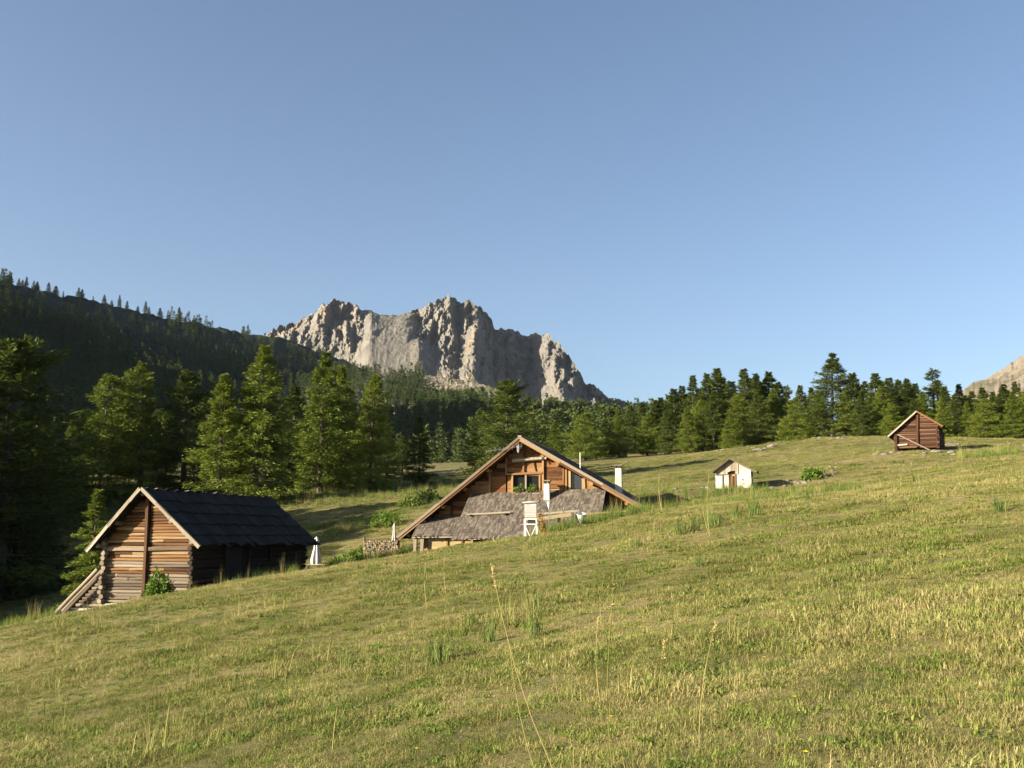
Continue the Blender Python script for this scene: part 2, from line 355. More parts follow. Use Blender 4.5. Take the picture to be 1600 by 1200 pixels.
# ------------------------------------------------------------------ far land: lofted between surveyed lines
def line(pts, px):
    pts = np.array(pts, float); out = [np.interp(px, pts[:, 0], pts[:, k]) for k in (1, 2)]
    return out
def loft(name, rows, px0, px1, nu, counts, mat, label, jitter, kind='structure'):
    px = np.linspace(px0, px1, nu); L = [line(r, px) for r in rows]; grid = []; tt = []
    for k in range(len(L) - 1):
        n = counts[k]
        for j in range(n + (1 if k == len(L) - 2 else 0)):
            t = j / n
            A = np.array([W(px[i], L[k][0][i], L[k][1][i]) for i in range(nu)]); B = np.array([W(px[i], L[k + 1][0][i], L[k + 1][1][i]) for i in range(nu)])
            grid.append(A * (1 - t) + B * t); tt.append(k + t)
    g = np.array(grid); tt = np.array(tt); g = jitter(g, px[None, :] + 0 * tt[:, None], tt[:, None] + 0 * px[None, :])
    n, m = g.shape[:2]; i = np.arange(n - 1)[:, None] * m + np.arange(m - 1)[None]
    f = np.stack([i, i + m, i + m + 1, i + 1], -1).reshape(-1, 4)
    o = link(name, mesh_np(name, g.reshape(-1, 3), f, None, False), None, mat); tag(o, label, kind=kind)
    return g, px, tt

PEAK = [(340, 560), (380, 540), (418, 522), (440, 508), (470, 499), (490, 487), (505, 475), (520, 470), (545, 473), (560, 475), (566, 483), (580, 485), (590, 491), (615, 493), (640, 489), (655, 481),
        (672, 474), (685, 466), (700, 461), (712, 465), (722, 472), (730, 467), (742, 472), (755, 483), (768, 496), (772, 509), (790, 517), (797, 514), (815, 521), (828, 525), (832, 518), (850, 522), (865, 530),
        (880, 545), (895, 565), (905, 580), (915, 596), (930, 608), (950, 620), (975, 630), (1000, 645), (1060, 670), (1150, 720)]
PD = [(340, 2520), (418, 2480), (470, 2420), (505, 2340), (522, 2312), (552, 2305), (566, 2312), (590, 2310), (640, 2335), (672, 2325), (690, 2310), (704, 2290), (716, 2330), (728, 2260), (742, 2200), (772, 2330), (800, 2390), (832, 2460), (846, 2330), (865, 2190), (880, 2130), (905, 2100), (950, 2060), (1000, 2060), (1150, 2200)]
FD = [(340, 2150), (418, 2060), (470, 1960), (505, 1900), (530, 1890), (552, 1880), (600, 1870), (640, 1860), (672, 1850), (700, 1790), (742, 1690), (756, 1790), (800, 1930), (835, 2000), (850, 1860), (880, 1690), (910, 1630), (950, 1620), (1000, 1640), (1150, 1850)]
def peak_rows():
    px = np.linspace(340, 1150, 260)
    cy = np.interp(px, *np.array(PEAK).T); d0 = np.interp(px, *np.array(PD).T); df = np.interp(px, *np.array(FD).T)
    fy = np.maximum(cy + 20, 655)
    crest = np.stack([px, cy, d0], 1)
    back = np.stack([px, cy + 60, d0 + 500], 1)
    sad0 = smooth(556, 580, px) * (1 - smooth(640, 660, px))
    shoulder = np.stack([px, cy + (fy - cy) * (0.16 - 0.08 * sad0), d0 - (d0 - df) * (0.10 + 0.10 * sad0)], 1)
    sad = smooth(545, 580, px) * (1 - smooth(650, 690, px))
    cliff = np.stack([px, cy + (fy - cy) * (0.52 - 0.22 * sad), d0 - (d0 - df) * (0.38 + 0.06 * sad)], 1)
    foot = np.stack([px, fy, df], 1)
    return [back, crest, shoulder, cliff, foot]
def peak_jit(g, px, tt):
    s = px * 1.0; h = g[..., 2]
    face = smooth(0.9, 1.15, tt)
    saddle = smooth(556, 580, s) * (1 - smooth(628, 664, s))
    amp = face * (1.0 - (0.96 - 0.30 * smooth(670, 700, s)) * smooth(2.45, 3.15, tt - 0.45 * smooth(670, 700, s))) * (1 - 0.90 * saddle)
    rib = 1.05 * facet(s / 26.0 + tt * 0.35, tt * 1.3, 31, 5, 0.55) if True else ridged(s / 21.0 + tt * 0.35 + fbm(s / 30, tt * 2, 41, 2) * 0.9, tt * 1.0, 31, 4) - 0.55
    rib2 = facet(s / 7.0, tt * 2.2 + 5, 37, 3)
    blocky = facet(s / 15.0, h / 50.0, 51, 6, 0.58)
    strata = np.abs(fbm(s / 60.0, h / 16.0, 63, 3))
    big = facet(s / 60.0 + 0.3, tt * 0.5 + 2, 29, 2)
    patch = smooth(0.35, 0.7, vnoise(s / 40.0, tt * 1.6, 91))
    dy = -(big * 60 + (rib * 75 + rib2 * 14) * (0.35 + 0.85 * patch)) * amp + blocky * 70 * amp + strata * 22 * amp
    out = g.copy(); out[..., 1] += dy
    k = out[..., 1] / g[..., 1]; out[..., 0] *= k; out[..., 2] = g[..., 2] * (0.35 * k + 0.65)
    crest = np.exp(-((tt - 1.0) / 0.25) ** 2)
    out[..., 2] += crest * (facet(s / 5.0, s * 0 + 3.3, 71, 3) * 11) * (1 - 0.7 * saddle)
    out[..., 2] += facet(s / 4.0, tt * 9, 75, 3) * 6 * face * (0.25 + 0.75 * np.maximum(amp, 0))
    return out
loft('mountain', peak_rows(), 345, 1145, 520, (8, 40, 70, 60), MAT['cliff_rock'], 'bare pale limestone peak with cliffs and scree under the blue sky', peak_jit)

def hill_jit(a, b):
    def f(g, px, tt):
        out = g.copy(); e = np.minimum(1, np.minimum(tt + 0.35, 1))
        out[..., 2] += fbm(g[..., 0] / a, g[..., 1] / a, 81, 5) * b * e + fbm(px / 5.0, tt * 6, 83, 3) * b * 0.25
        return out
    return f
LEFT = [
    [(-2400, -300, 420), (-1120, 150, 650), (-700, 345, 900), (0, 470, 1250), (290, 530, 1450), (640, 640, 1700)],
    [(-2400, -760, 240), (-1120, -120, 420), (-700, 290, 600), (-300, 382, 740), (0, 438, 900), (100, 460, 950), (180, 478, 1000), (290, 503, 1090), (350, 516, 1150), (420, 529, 1230), (480, 542, 1320), (540, 562, 1400), (640, 612, 1500)],
    [(-2400, 200, 150), (-1120, 450, 300), (-700, 560, 400), (-300, 560, 560), (0, 560, 690), (150, 580, 760), (300, 600, 850), (480, 620, 1020), (640, 660, 1200)],
    [(-2400, 800, 100), (-1120, 820, 170), (-700, 860, 200), (-300, 800, 260), (0, 760, 330), (300, 745, 420), (480, 735, 560), (640, 725, 760)],
    [(-2400, 900, 80), (-1120, 900, 140), (-700, 900, 170), (-300, 830, 190), (0, 790, 220), (300, 775, 250), (480, 765, 320), (640, 750, 420)]]
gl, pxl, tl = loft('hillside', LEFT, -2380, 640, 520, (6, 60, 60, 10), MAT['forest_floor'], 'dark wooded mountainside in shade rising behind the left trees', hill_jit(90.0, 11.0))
BENCH = [
    [(380, 575, 1500), (640, 595, 1250), (900, 645, 950), (1150, 705, 600)],
    [(380, 548, 1330), (440, 548, 1270), (500, 568, 1200), (560, 582, 1140), (640, 590, 1080), (680, 592, 1040), (740, 595, 1000), (790, 608, 950), (830, 628, 900), (880, 645, 840), (930, 656, 760), (980, 664, 690), (1060, 680, 570), (1150, 692, 450)],
    [(380, 590, 1150), (500, 602, 1060), (640, 620, 960), (740, 634, 880), (830, 656, 780), (930, 672, 660), (1060, 690, 480), (1150, 700, 380)],
    [(380, 760, 520), (600, 745, 450), (760, 738, 400), (900, 725, 340), (1000, 716, 300), (1150, 712, 260)],
    [(380, 800, 300), (600, 775, 280), (760, 760, 260), (900, 745, 240), (1150, 730, 220)]]
gb, pxb, tb = loft('hill', BENCH, 380, 1150, 300, (6, 34, 70, 8), MAT['moraine'], 'wooded shelf of rubble and trees below the bare peak', hill_jit(70.0, 9.0))
RIGHT = [
    [(1440, 660, 1900), (1620, 590, 2000), (2200, 420, 2100)],
    [(1440, 650, 1500), (1500, 610, 1500), (1520, 599, 1500), (1550, 587, 1490), (1575, 572, 1480), (1600, 556, 1480), (1660, 520, 1470), (1800, 450, 1450), (2200, 330, 1400)],
    [(1440, 700, 700), (1600, 690, 650), (2200, 640, 600)],
    [(1440, 720, 300), (1600, 710, 280), (2200, 700, 260)]]
loft('bare_hill', RIGHT, 1445, 2190, 200, (4, 90, 10), MAT['bare_slope'], 'pale stony mountainside at the right edge behind the forest', hill_jit(60.0, 10.0))

# ------------------------------------------------------------------ trees
def kites(base, direc, side, length, width):
    """flat pointed sprays: base (n,3), unit direction, unit side"""
    n = len(base); L = length[:, None]; Wd = width[:, None]
    mid = base + direc * L * 0.45
    v = np.stack([base, mid + side * Wd * 0.5, base + direc * L, mid - side * Wd * 0.5], 1).reshape(-1, 3)
    f = np.arange(n * 4).reshape(-1, 4); return v, f
def unit(a): return a / np.maximum(np.linalg.norm(a, axis=-1, keepdims=True), 1e-9)

def conifer(seed, H, R, nbr, nsp, bare, klen, kwid, power, droop, ragged):
    r = np.random.default_rng(seed); B = []; D = []; Sd = []; Ln = []; Wd = []; tn = []
    limbs = MB()
    lean = r.normal(0, 0.012, 2)
    tr = [(lean[0] * z * z / H + 0.05 * math.sin(z * 0.9 + seed), lean[1] * z * z / H, z) for z in np.linspace(-0.6, H * 0.985, 9)]
    limbs.tube(tr, [max(0.018 * H * (1 - i / 8.6) ** 0.9, 0.02) for i in range(9)], 7)
    hs = bare + (1 - bare) * (np.sort(r.random(nbr)) ** 0.92)
    ang = np.cumsum(r.normal(2.4, 0.5, nbr))
    side_bias = r.normal(0, ragged, 8)
    for k in range(nbr):
        t = hs[k]; u = (t - bare) / (1 - bare)
        prof = ((1 - u) ** power) * (0.45 + 0.55 * min(1, u / 0.14)) + 0.03
        sec = side_bias[int((ang[k] % (2 * math.pi)) / (2 * math.pi) * 8) % 8]
        Lb = R * prof * (1 + sec) * r.uniform(0.62, 1.12) * (1 + ragged * math.sin(u * 17 + seed))
        Lb = max(Lb, 0.18)
        el = -droop * (1 - u) + 0.75 * u ** 2 + r.normal(0, 0.12)
        d = np.array([math.cos(ang[k]) * math.cos(el), math.sin(ang[k]) * math.cos(el), math.sin(el)])
        s = np.array([-math.sin(ang[k]), math.cos(ang[k]), 0])
        o = np.array([lean[0] * (t * H) ** 2 / H, lean[1] * (t * H) ** 2 / H, t * H])
        bend = 0.16 * Lb * (1 - u)
        if u < 0.9 and k % 2 == 0:
            limbs.tube([tuple(o), tuple(o + d * Lb * 0.5 + np.array([0, 0, -bend * 0.1])), tuple(o + d * Lb * 0.92 + np.array([0, 0, bend * 0.5]))], [0.010 * Lb + 0.018, 0.007 * Lb + 0.010, 0.006], 4)
        n = max(5, int(nsp * (0.35 + Lb / R)))
        q = r.random(n) ** 0.75 * 0.88 + 0.12
        spread = Lb * 0.23 * (1.15 - q)
        off = r.normal(0, 1, n) * spread
        base = o + d * (q * Lb)[:, None] + s * off[:, None]
        base[:, 2] += bend * (q ** 2) * 0.6 + r.normal(0, 0.05 * Lb + 0.04, n)
        fan = r.normal(0, 0.75, n) + np.sign(off) * 0.5
        dd = d[None] * np.cos(fan)[:, None] + s[None] * np.sin(fan)[:, None]
        dd[:, 2] += r.normal(-0.12, 0.42, n); dd = unit(dd)
        sd_ = unit(np.cross(dd, unit(r.normal(0, 1, (n, 3)) * 0.8 + np.array([0, 0, 0.8]))))
        B.append(base); D.append(dd); Sd.append(sd_); Ln.append(klen * r.uniform(0.6, 1.35, n)); Wd.append(kwid * r.uniform(0.6, 1.4, n))
        tn.append(np.clip(r.normal(0.35 + 0.35 * q, 0.18, n), 0, 1))
    # leader
    v, f = kites(np.concatenate(B), np.concatenate(D), np.concatenate(Sd), np.concatenate(Ln), np.concatenate(Wd))
    return limbs.mesh('trunk'), mesh_np('crown', v, f, np.concatenate(tn))
KINDS = {}
def variants():
    T = {}
    T['larch'] = [conifer(100 + i, 14.0, 3.4, 170, 150, 0.03, 0.31, 0.075, 0.80, 0.30, 0.12) for i in range(4)]
    T['pine'] = [conifer(200 + i, 13.0, 3.6, 150, 150, 0.04, 0.31, 0.080, 0.60, 0.16, 0.20) for i in range(4)]
    T['spruce'] = [conifer(300 + i, 13.0, 2.5, 150, 120, 0.03, 0.31, 0.080, 0.80, 0.36, 0.09) for i in range(5)]
    T['sparse'] = [conifer(400 + i, 13.0, 2.2, 80, 46, 0.22, 0.38, 0.10, 0.65, 0.20, 0.30) for i in range(2)]
    T['far'] = [conifer(500 + i, 11.0, 2.3, 52, 9, 0.03, 0.95, 0.36, 0.95, 0.25, 0.12) for i in range(4)]
    for k, L in T.items():
        for tm, cm in L:
            tm.materials.append(MAT['bark']); cm.materials.append(MAT['far_needles' if k == 'far' else ('larch' if k == 'larch' else 'pine')])
    return T
TREES = variants()
BASE_H = dict(larch=14.0, pine=13.0, spruce=13.0, sparse=13.0, far=11.0)
def place_tree(name, kind, i, loc, H, wide, label, group, rot, leaf=None):
    tm, cm = TREES[kind][i % len(TREES[kind])]; k = H / BASE_H[kind]
    root = empty(name, loc, rot); root.scale = (k * wide, k * wide, k); tag(root, label, 'tree', group)
    link('trunk', tm, root)
    c = link('crown', cm, root)
    if leaf: c.material_slots[0].link = 'OBJECT'; c.material_slots[0].material = MAT[leaf]
    return root
def tree_at(name, kind, i, px, top, d, wide, label, group, rot=None, leaf=None):
    g = G(px, d); H = max(2.0, W(px, top, d)[2] - g.z)
    return place_tree(name, kind, i, (g.x, g.y, g.z - 0.1), H, wide, label, group, rot if rot is not None else random.random() * 6.28, leaf)

LG = 'big conifers behind the log barn'
for a in (
    ('larch_tree', 'pine', 0, 8, 538, 80, 1.15, 'big dark conifer cut by the left edge of the picture'),
    ('larch_tree', 'sparse', 0, 62, 668, 118, 1.3, 'thin shaded conifer just right of the conifer at the left edge'),
    ('larch_tree', 'spruce', 1, 106, 655, 124, 1.2, 'dark shaded conifer between the edge tree and the domed lit pine'),
    ('pine_tree', 'pine', 1, 155, 586, 112, 0.95, 'pine with domed lit top and bare lower trunk left of the tall barn'),
    ('pine_tree', 'pine', 2, 219, 571, 114, 1.0, 'pine with a rounded lit crown directly above the barn gable'),
    ('pine_tree', 'pine', 3, 286, 580, 116, 1.05, 'broad pine just left of the brightest double larch'),
    ('larch_tree', 'spruce', 2, 258, 640, 122, 1.0, 'shaded conifer low between two lit pines behind the barn gable'),
    ('larch_tree', 'larch', 0, 342, 588, 103, 1.05, 'shorter stem of the bright green double larch above the barn roof'),
    ('larch_tree', 'larch', 1, 398, 543, 104, 1.08, 'tallest bright green larch rising above the barn roof ridge'),
    ('larch_tree', 'spruce', 3, 458, 600, 117, 1.2, 'dark narrow conifer just right of the tallest bright larch'),
    ('larch_tree', 'larch', 2, 500, 553, 112, 1.0, 'tall larch with lit crown in the middle of the group'),
    ('larch_tree', 'larch', 3, 533, 572, 115, 0.9, 'larch close behind the middle tall one, slightly shorter'),
    ('larch_tree', 'larch', 1, 578, 586, 110, 0.95, 'larch with pointed lit top at the right end of the group'),
    ('larch_tree', 'spruce', 0, 655, 652, 118, 1.25, 'dark shaded conifer with bare foot standing alone on the meadow'),
    ('spruce_tree', 'spruce', 4, 150, 766, 62, 1.15, 'young spruce beside the left slope of the barn roof'),
    ('pine_tree', 'pine', 0, 792, 596, 106, 1.2, 'broad dark pine right behind the chalet roof peak'),
    ('pine_tree', 'pine', 2, 752, 640, 112, 0.95, 'lower pine leaning on the broad one left of the chalet peak')):
    tree_at(a[0], a[1], a[2], a[3], a[4], a[5], a[6] * 1.32, a[7], LG, leaf='larch' if a[1] in ('larch',) or 'lit' in a[7] or 'young' in a[7] else None)  # labels that mention lit also pick brighter needles, sunlight put into the colour
BACK_ROW = [(-30, 600, 128), (22, 640, 132), (48, 650, 104), (88, 690, 108), (128, 640, 134), (182, 640, 136), (205, 655, 128), (240, 640, 138), (310, 620, 134), (368, 640, 130), (432, 640, 132), (470, 655, 126), (488, 640, 140), (552, 640, 134), (604, 650, 128), (628, 680, 140), (30, 740, 88), (75, 770, 92), (-20, 700, 90)]
ORD = ['first', 'second', 'third', 'fourth', 'fifth', 'sixth', 'seventh', 'eighth', 'ninth', 'tenth', 'eleventh', 'twelfth', 'thirteenth', 'fourteenth', 'fifteenth', 'sixteenth', 'seventeenth', 'eighteenth', 'nineteenth', 'twentieth']
ORD += ['twenty-' + o for o in ORD[:9]] + ['thirtieth'] + ['thirty-' + o for o in ORD[:9]] + ['fortieth'] + ['forty-' + o for o in ORD[:9]] + ['fiftieth']
for k, (px, top, d) in enumerate(sorted(BACK_ROW)):
    tree_at('spruce_tree', 'spruce' if k % 2 else 'pine', k, px, top, d, 1.7, '%s shaded conifer from the left filling the gaps behind the lit group' % ORD[k], 'shaded conifers behind the lit group')
# the forest edge on the hill: tall rear row, then the lower front row
REAR = [(985, 634, 175), (1006, 629, 178), (1027, 626, 176), (1037, 622, 182), (1057, 605, 172), (1066, 603, 176), (1086, 588, 170), (1108, 585, 182), (1128, 577, 172), (1148, 593, 180), (1171, 576, 168), (1189, 585, 182), (1206, 582, 170),
        (1222, 598, 178), (1236, 602, 182), (1254, 602, 165), (1275, 606, 176), (1342, 584, 162), (1360, 597, 170), (1375, 581, 158), (1402, 590, 168), (1413, 594, 172), (1426, 593, 165), (1441, 600, 160), (1466, 577, 162), (1488, 604, 158), (1507, 601, 165), (1527, 612, 160), (1543, 606, 156), (1561, 610, 162), (1578, 600, 154), (1598, 597, 158), (1625, 590, 156), (1650, 600, 160)]
FRONT = [(868, 660, 140), (915, 646, 146), (945, 655, 150), (968, 640, 150), (1012, 650, 150), (1045, 642, 148), (1078, 636, 146), (1100, 625, 148), (1118, 612, 146), (1142, 646, 142), (1164, 616, 146), (1190, 608, 144), (1212, 610, 146), (1246, 622, 138),
         (1305, 553, 134), (1328, 610, 132), (1288, 612, 138), (1352, 618, 130), (1384, 604, 132), (1400, 628, 128), (1434, 622, 130), (1452, 612, 134), (1478, 622, 128), (1500, 616, 132), (1519, 628, 128), (1546, 622, 126), (1568, 616, 128), (1590, 612, 124), (1615, 610, 126)]
for k, (px, top, d) in enumerate(REAR):
    kind = 'sparse' if px in (1466, 1236) else 'spruce'
    tree_at('spruce_tree', kind, k * 3 + 1, px, top, d, random.uniform(1.5, 1.95), '%s tree from the left in the rear row of the hilltop forest' % ORD[k], 'rear row of the hilltop forest')
FAR_ROW = [(px + 9, top + 12 + (i * 7) % 11, 192 + (i * 5) % 12) for i, (px, top, d) in enumerate(REAR)]
for k, (px, top, d) in enumerate(FAR_ROW):
    tree_at('spruce_tree', 'spruce', k * 2, px, top, d, random.uniform(1.6, 2.1), '%s tree from the left in the far row closing the hilltop forest' % ORD[k], 'far row of the hilltop forest')
for k, (px, top, d) in enumerate(FRONT):
    big = px == 1305
    kind = 'larch' if big else ('larch' if k % 3 != 1 else 'pine')
    lab = 'biggest spreading conifer towering over the hilltop forest left of the small hut' if big else '%s tree from the left in the front row of the hilltop forest' % ORD[k]
    tree_at('larch_tree', kind, k, px, top, d, 1.85 if big else random.uniform(1.4, 1.8), lab, 'front row of the hilltop forest', leaf='larch' if k % 3 != 2 and not big else 'pine')
# trees to the left of the frame, whose shade lies over the valley floor
WOOD = []
for iy in range(10):
    for ix in range(5):
        y = 45 + iy * 7.0 + random.uniform(-2.5, 2.5); x = -0.53 * y - 8 - ix * 7 + random.uniform(-3, 3)
        if 84 < y < 99 and ix < 2: continue              # a gap through which the bright larch gets its sun
        if y + (-9 - x) * 0.398 < 71: continue           # keeps the barn and the woodpile in the sun
        WOOD.append((x, y, random.uniform(18, 23)))
WOOD += [(-55, 73, 21), (-61, 81, 22), (-66, 73, 22), (-53, 66, 17), (-50, 82, 18), (-51, 75.5, 25), (-48, 70.5, 22)]
for k, (x, y, h) in enumerate(WOOD):
    place_tree('larch_tree', 'pine' if k % 2 else 'spruce', k, (x, y, gz(x, y) - 0.1), h, 1.35, 'tall conifer standing left of the picture, %s in its wood' % ORD[k], 'wood beyond the left edge', k * 1.3)
# skyline trees of the dark mountainside
def on_loft(g, px, tt, p, t):
    i = np.argmin(abs(px - p)); j = np.argmin(abs(tt - t)); return g[j, i]
for k, (p, h) in enumerate([(16, 15), (27, 13), (35, 9), (42, 13), (52, 17), (57, 16), (61, 11), (78, 12), (88, 19), (96, 12), (122, 14), (130, 11), (146, 9), (164, 14), (174, 10), (186, 16), (197, 17), (213, 9), (226, 18), (234, 11), (249, 19), (264, 12), (281, 20), (303, 8), (341, 6), (376, 7), (385, 5)]):
    q = on_loft(gl, pxl, tl, p, 1.0)
    place_tree('pine_tree', 'spruce', k, (q[0], q[1], q[2] - 1.5), h * (0.6 + 0.09 * ((k * 5) % 4)), 1.3 + 0.45 * ((k * 7) % 3), '%s tree from the left on the skyline of the dark mountainside' % ORD[k], 'skyline trees of the mountainside', k * 0.9)

# ------------------------------------------------------------------ scattered growth: one object each, nobody could count it
def scatter(name, label, cat, pts, rot, scl, idx, meshes, mat):
    src = bpy.data.collections.new(name + '_source')
    for k, me in enumerate(meshes):
        o = bpy.data.objects.new('%s_source_%02d' % (name, k), me); src.objects.link(o)
        if not me.materials: me.materials.append(mat)
    me = bpy.data.meshes.new(name); me.vertices.add(len(pts)); me.vertices.foreach_set('co', np.asarray(pts, np.float32).ravel())
    for nm, ty, val in (('rot', 'FLOAT', rot), ('scl', 'FLOAT', scl), ('pick', 'INT', idx)):
        a = me.attributes.new(nm, ty, 'POINT'); a.data.foreach_set('value', np.asarray(val, np.float32 if ty == 'FLOAT' else np.int32))
    me.update(); o = link(name, me); tag(o, label, cat, kind='stuff')
    ng = bpy.data.node_groups.new(name, 'GeometryNodeTree')
    ng.interface.new_socket('Geometry', in_out='INPUT', socket_type='NodeSocketGeometry'); ng.interface.new_socket('Geometry', in_out='OUTPUT', socket_type='NodeSocketGeometry')
    N = ng.nodes; Lk = ng.links; gi = N.new('NodeGroupInput'); go = N.new('NodeGroupOutput')
    ci = N.new('GeometryNodeCollectionInfo'); ci.inputs['Collection'].default_value = src; ci.inputs['Separate Children'].default_value = True; ci.inputs['Reset Children'].default_value = True
    ip = N.new('GeometryNodeInstanceOnPoints'); ip.inputs['Pick Instance'].default_value = True
    def at(nm, ty):
        n = N.new('GeometryNodeInputNamedAttribute'); n.data_type = ty; n.inputs[0].default_value = nm; return n.outputs[0]
    cx = N.new('ShaderNodeCombineXYZ'); Lk.new(at('rot', 'FLOAT'), cx.inputs[2]); er = N.new('FunctionNodeEulerToRotation'); Lk.new(cx.outputs[0], er.inputs[0])
    Lk.new(gi.outputs[0], ip.inputs['Points']); Lk.new(ci.outputs[0], ip.inputs['Instance']); Lk.new(at('pick', 'INT'), ip.inputs['Instance Index'])
    Lk.new(er.outputs[0], ip.inputs['Rotation']); Lk.new(at('scl', 'FLOAT'), ip.inputs['Scale']); Lk.new(ip.outputs[0], go.inputs[0])
    md = o.modifiers.new('scatter', 'NODES'); md.node_group = ng
    return o
def far_mesh(k):
    tm, cm = TREES['far'][k]; return cm
def forest(name, label, g, px, tt, n, t0, t1, dens, h0, h1):
    r = np.random.default_rng(len(name)); j0 = np.argmin(abs(tt - t0)); j1 = np.argmin(abs(tt - t1)); out = []
    while len(out) < n:
        i = r.integers(0, len(px) - 1, 4000); j = r.integers(j0, j1, 4000); q = g[j, i] + (g[np.minimum(j + 1, len(tt) - 1), i + 1] - g[j, i]) * r.random((4000, 1))
        w = dens(q, px[i], tt[j]); keep = r.random(4000) < w
        out += list(q[keep])
    out = np.array(out[:n]); m = len(out); out[:, 2] -= 0.5
    scatter(name, label, 'forest', out, r.random(m) * 6.28, r.uniform(h0, h1, m), r.integers(0, 4, m), [far_mesh(k) for k in range(4)], MAT['far_needles'])
forest('mountainside_forest', 'far dark conifer forest covering the shaded mountainside', gl, pxl, tl, 8000, 1.02, 3.4, lambda q, p, t: (0.25 + 0.75 * smooth(0.35, 0.6, vnoise(q[:, 0] / 60, q[:, 1] / 60, 5))) * np.where(t < 1.22, smooth(0.55, 0.75, vnoise(p / 14.0, t * 2, 77)) * 0.9, 0.4 + 0.6 * smooth(1.2, 1.8, t)) * (p > -500), 0.7, 1.35)
forest('hill_forest', 'far conifer forest covering the shelf below the peak', gb, pxb, tb, 3400, 1.0, 4.6, lambda q, p, t: smooth(0.30, 0.55, vnoise(q[:, 0] / 45, q[:, 1] / 45, 15)) * np.where((t < 1.9) & (p > 660) & (p < 850), 0.10, 1.0), 0.75, 1.5)

# ------------------------------------------------------------------ timber pieces shared between buildings (unit length along x)
def unit_log(seed, n=9, bark=0.06):
    r = random.Random(seed); vs = []
    k = [1 + r.uniform(-bark, bark) * 1.6 for _ in range(n)]
    for s in (-0.5, -0.17, 0.17, 0.5):
        ox, oz = r.uniform(-0.10, 0.10), r.uniform(-0.10, 0.10)
        for i in range(n):
            a = 2 * math.pi * i / n; q = k[i] * (1 + r.uniform(-bark, bark))
            vs.append((s, math.cos(a) * q + ox, math.sin(a) * q + oz))
    fs = [(i * n + j, i * n + (j + 1) % n, (i + 1) * n + (j + 1) % n, (i + 1) * n + j) for i in range(3) for j in range(n)] + [tuple(range(n))[::-1], tuple(range(3 * n, 4 * n))]
    return mesh_np('log', vs, fs)
def unit_board(seed, j=0.05):
    r = random.Random(seed); vs = []
    for s in (-0.5, 0.0, 0.5):
        for y, z in ((-0.5, -0.5), (0.5, -0.5), (0.5, 0.5), (-0.5, 0.5)):
            vs.append((s, y + r.uniform(-j, j), z + r.uniform(-j, j)))
    fs = [(i * 4 + k, i * 4 + (k + 1) % 4, (i + 1) * 4 + (k + 1) % 4, (i + 1) * 4 + k) for i in range(2) for k in range(4)] + [(3, 2, 1, 0), (8, 9, 10, 11)]
    me = mesh_np('board', vs, fs); bm = bmesh.new(); bm.from_mesh(me); bmesh.ops.recalc_face_normals(bm, faces=bm.faces); bm.to_mesh(me); bm.free(); return me
_pool = {}
def pooled(shape, mat, i):
    key = (shape, mat, i % 5)
    if key not in _pool:
        me = unit_log(i % 5 + 11) if shape == 'log' else unit_board(i % 5 + 31, 0.05 if shape == 'board' else 0.12)
        me.materials.append(MAT[mat]); _pool[key] = me
    return _pool[key]
_cnt = [0]
def piece(name, parent, p0, p1, a, b, mat, shape='board', up=(0, 0, 1), roll=0.0):
    """one board or log from p0 to p1, a wide (across), b thick (along up)"""
    p0 = Vector(p0); p1 = Vector(p1); d = p1 - p0; L = d.length; d.normalize(); u = Vector(up); s = u.cross(d)
    if s.length < 1e-4: s = Vector((0, 1, 0)).cross(d)
    s.normalize(); u = d.cross(s)
    _cnt[0] += 1
    M = Matrix(((d.x * L, s.x * a, u.x * b, (p0.x + p1.x) / 2), (d.y * L, s.y * a, u.y * b, (p0.y + p1.y) / 2), (d.z * L, s.z * a, u.z * b, (p0.z + p1.z) / 2), (0, 0, 0, 1)))
    o = link(name, pooled(shape, mat, random.randrange(5)), parent)
    o.matrix_local = M
    return o
def local_root(name, apex, yaw, depth):
    """an Empty on the ground under a gable peak; children use coordinates measured from the peak (u right, v back, z up)"""
    r = empty(name, (apex[0], apex[1], apex[2] - depth), yaw)
    return r
def rail(P, d): return tuple(P[i] + d[i] for i in range(3))

def shingle_plane(name, parent, tl, tr, bl, br, n, rows, wid, mat='shingle', thick=0.025, ragged=0.05, seed=1):
    """courses of split shingles on the slope between a top edge and a bottom edge (joined: each is only a few pixels)"""
    r = random.Random(seed); mb = MB(); tl, tr, bl, br = map(Vector, (tl, tr, bl, br)); nn = Vector(n).normalized()
    for k in range(rows):
        t0 = k / rows - 0.35 / rows; t1 = (k + 1) / rows + 0.02
        L = (tr - tl).lerp(br - bl, (t0 + t1) / 2).length; m = max(2, int(L / wid)); x = 0.0
        cuts = [0.0]
        while cuts[-1] < 1.0: cuts.append(cuts[-1] + r.uniform(0.7, 1.3) / m)
        cuts[-1] = 1.0
        for c0, c1 in zip(cuts[:-1], cuts[1:]):
            if c1 - c0 < 0.2 / m: continue
            ta = max(t0, 0.0); tb = t1 + r.uniform(-ragged, ragged) / rows * 2
            lift = 0.008 + r.uniform(0, 0.010)
            def P(c, t, h): return (tl.lerp(tr, c)).lerp(bl.lerp(br, c), t) + nn * h
            g = 0.03 * (c1 - c0)
            a0, a1 = P(c0 + g, ta, 0.004), P(c1 - g, ta, 0.004); b0, b1 = P(c0 + g, tb, lift + thick), P(c1 - g, tb, lift + thick)
            q0, q1 = P(c0 + g, tb, lift), P(c1 - g, tb, lift)
            mb.add([a0, a1, b1, b0, q0, q1], [(0, 1, 2, 3), (3, 2, 5, 4), (0, 3, 4), (1, 5, 2)], r.random())
    o = mb.build(name, MAT[mat], parent); o['kind'] = 'stuff'; return o

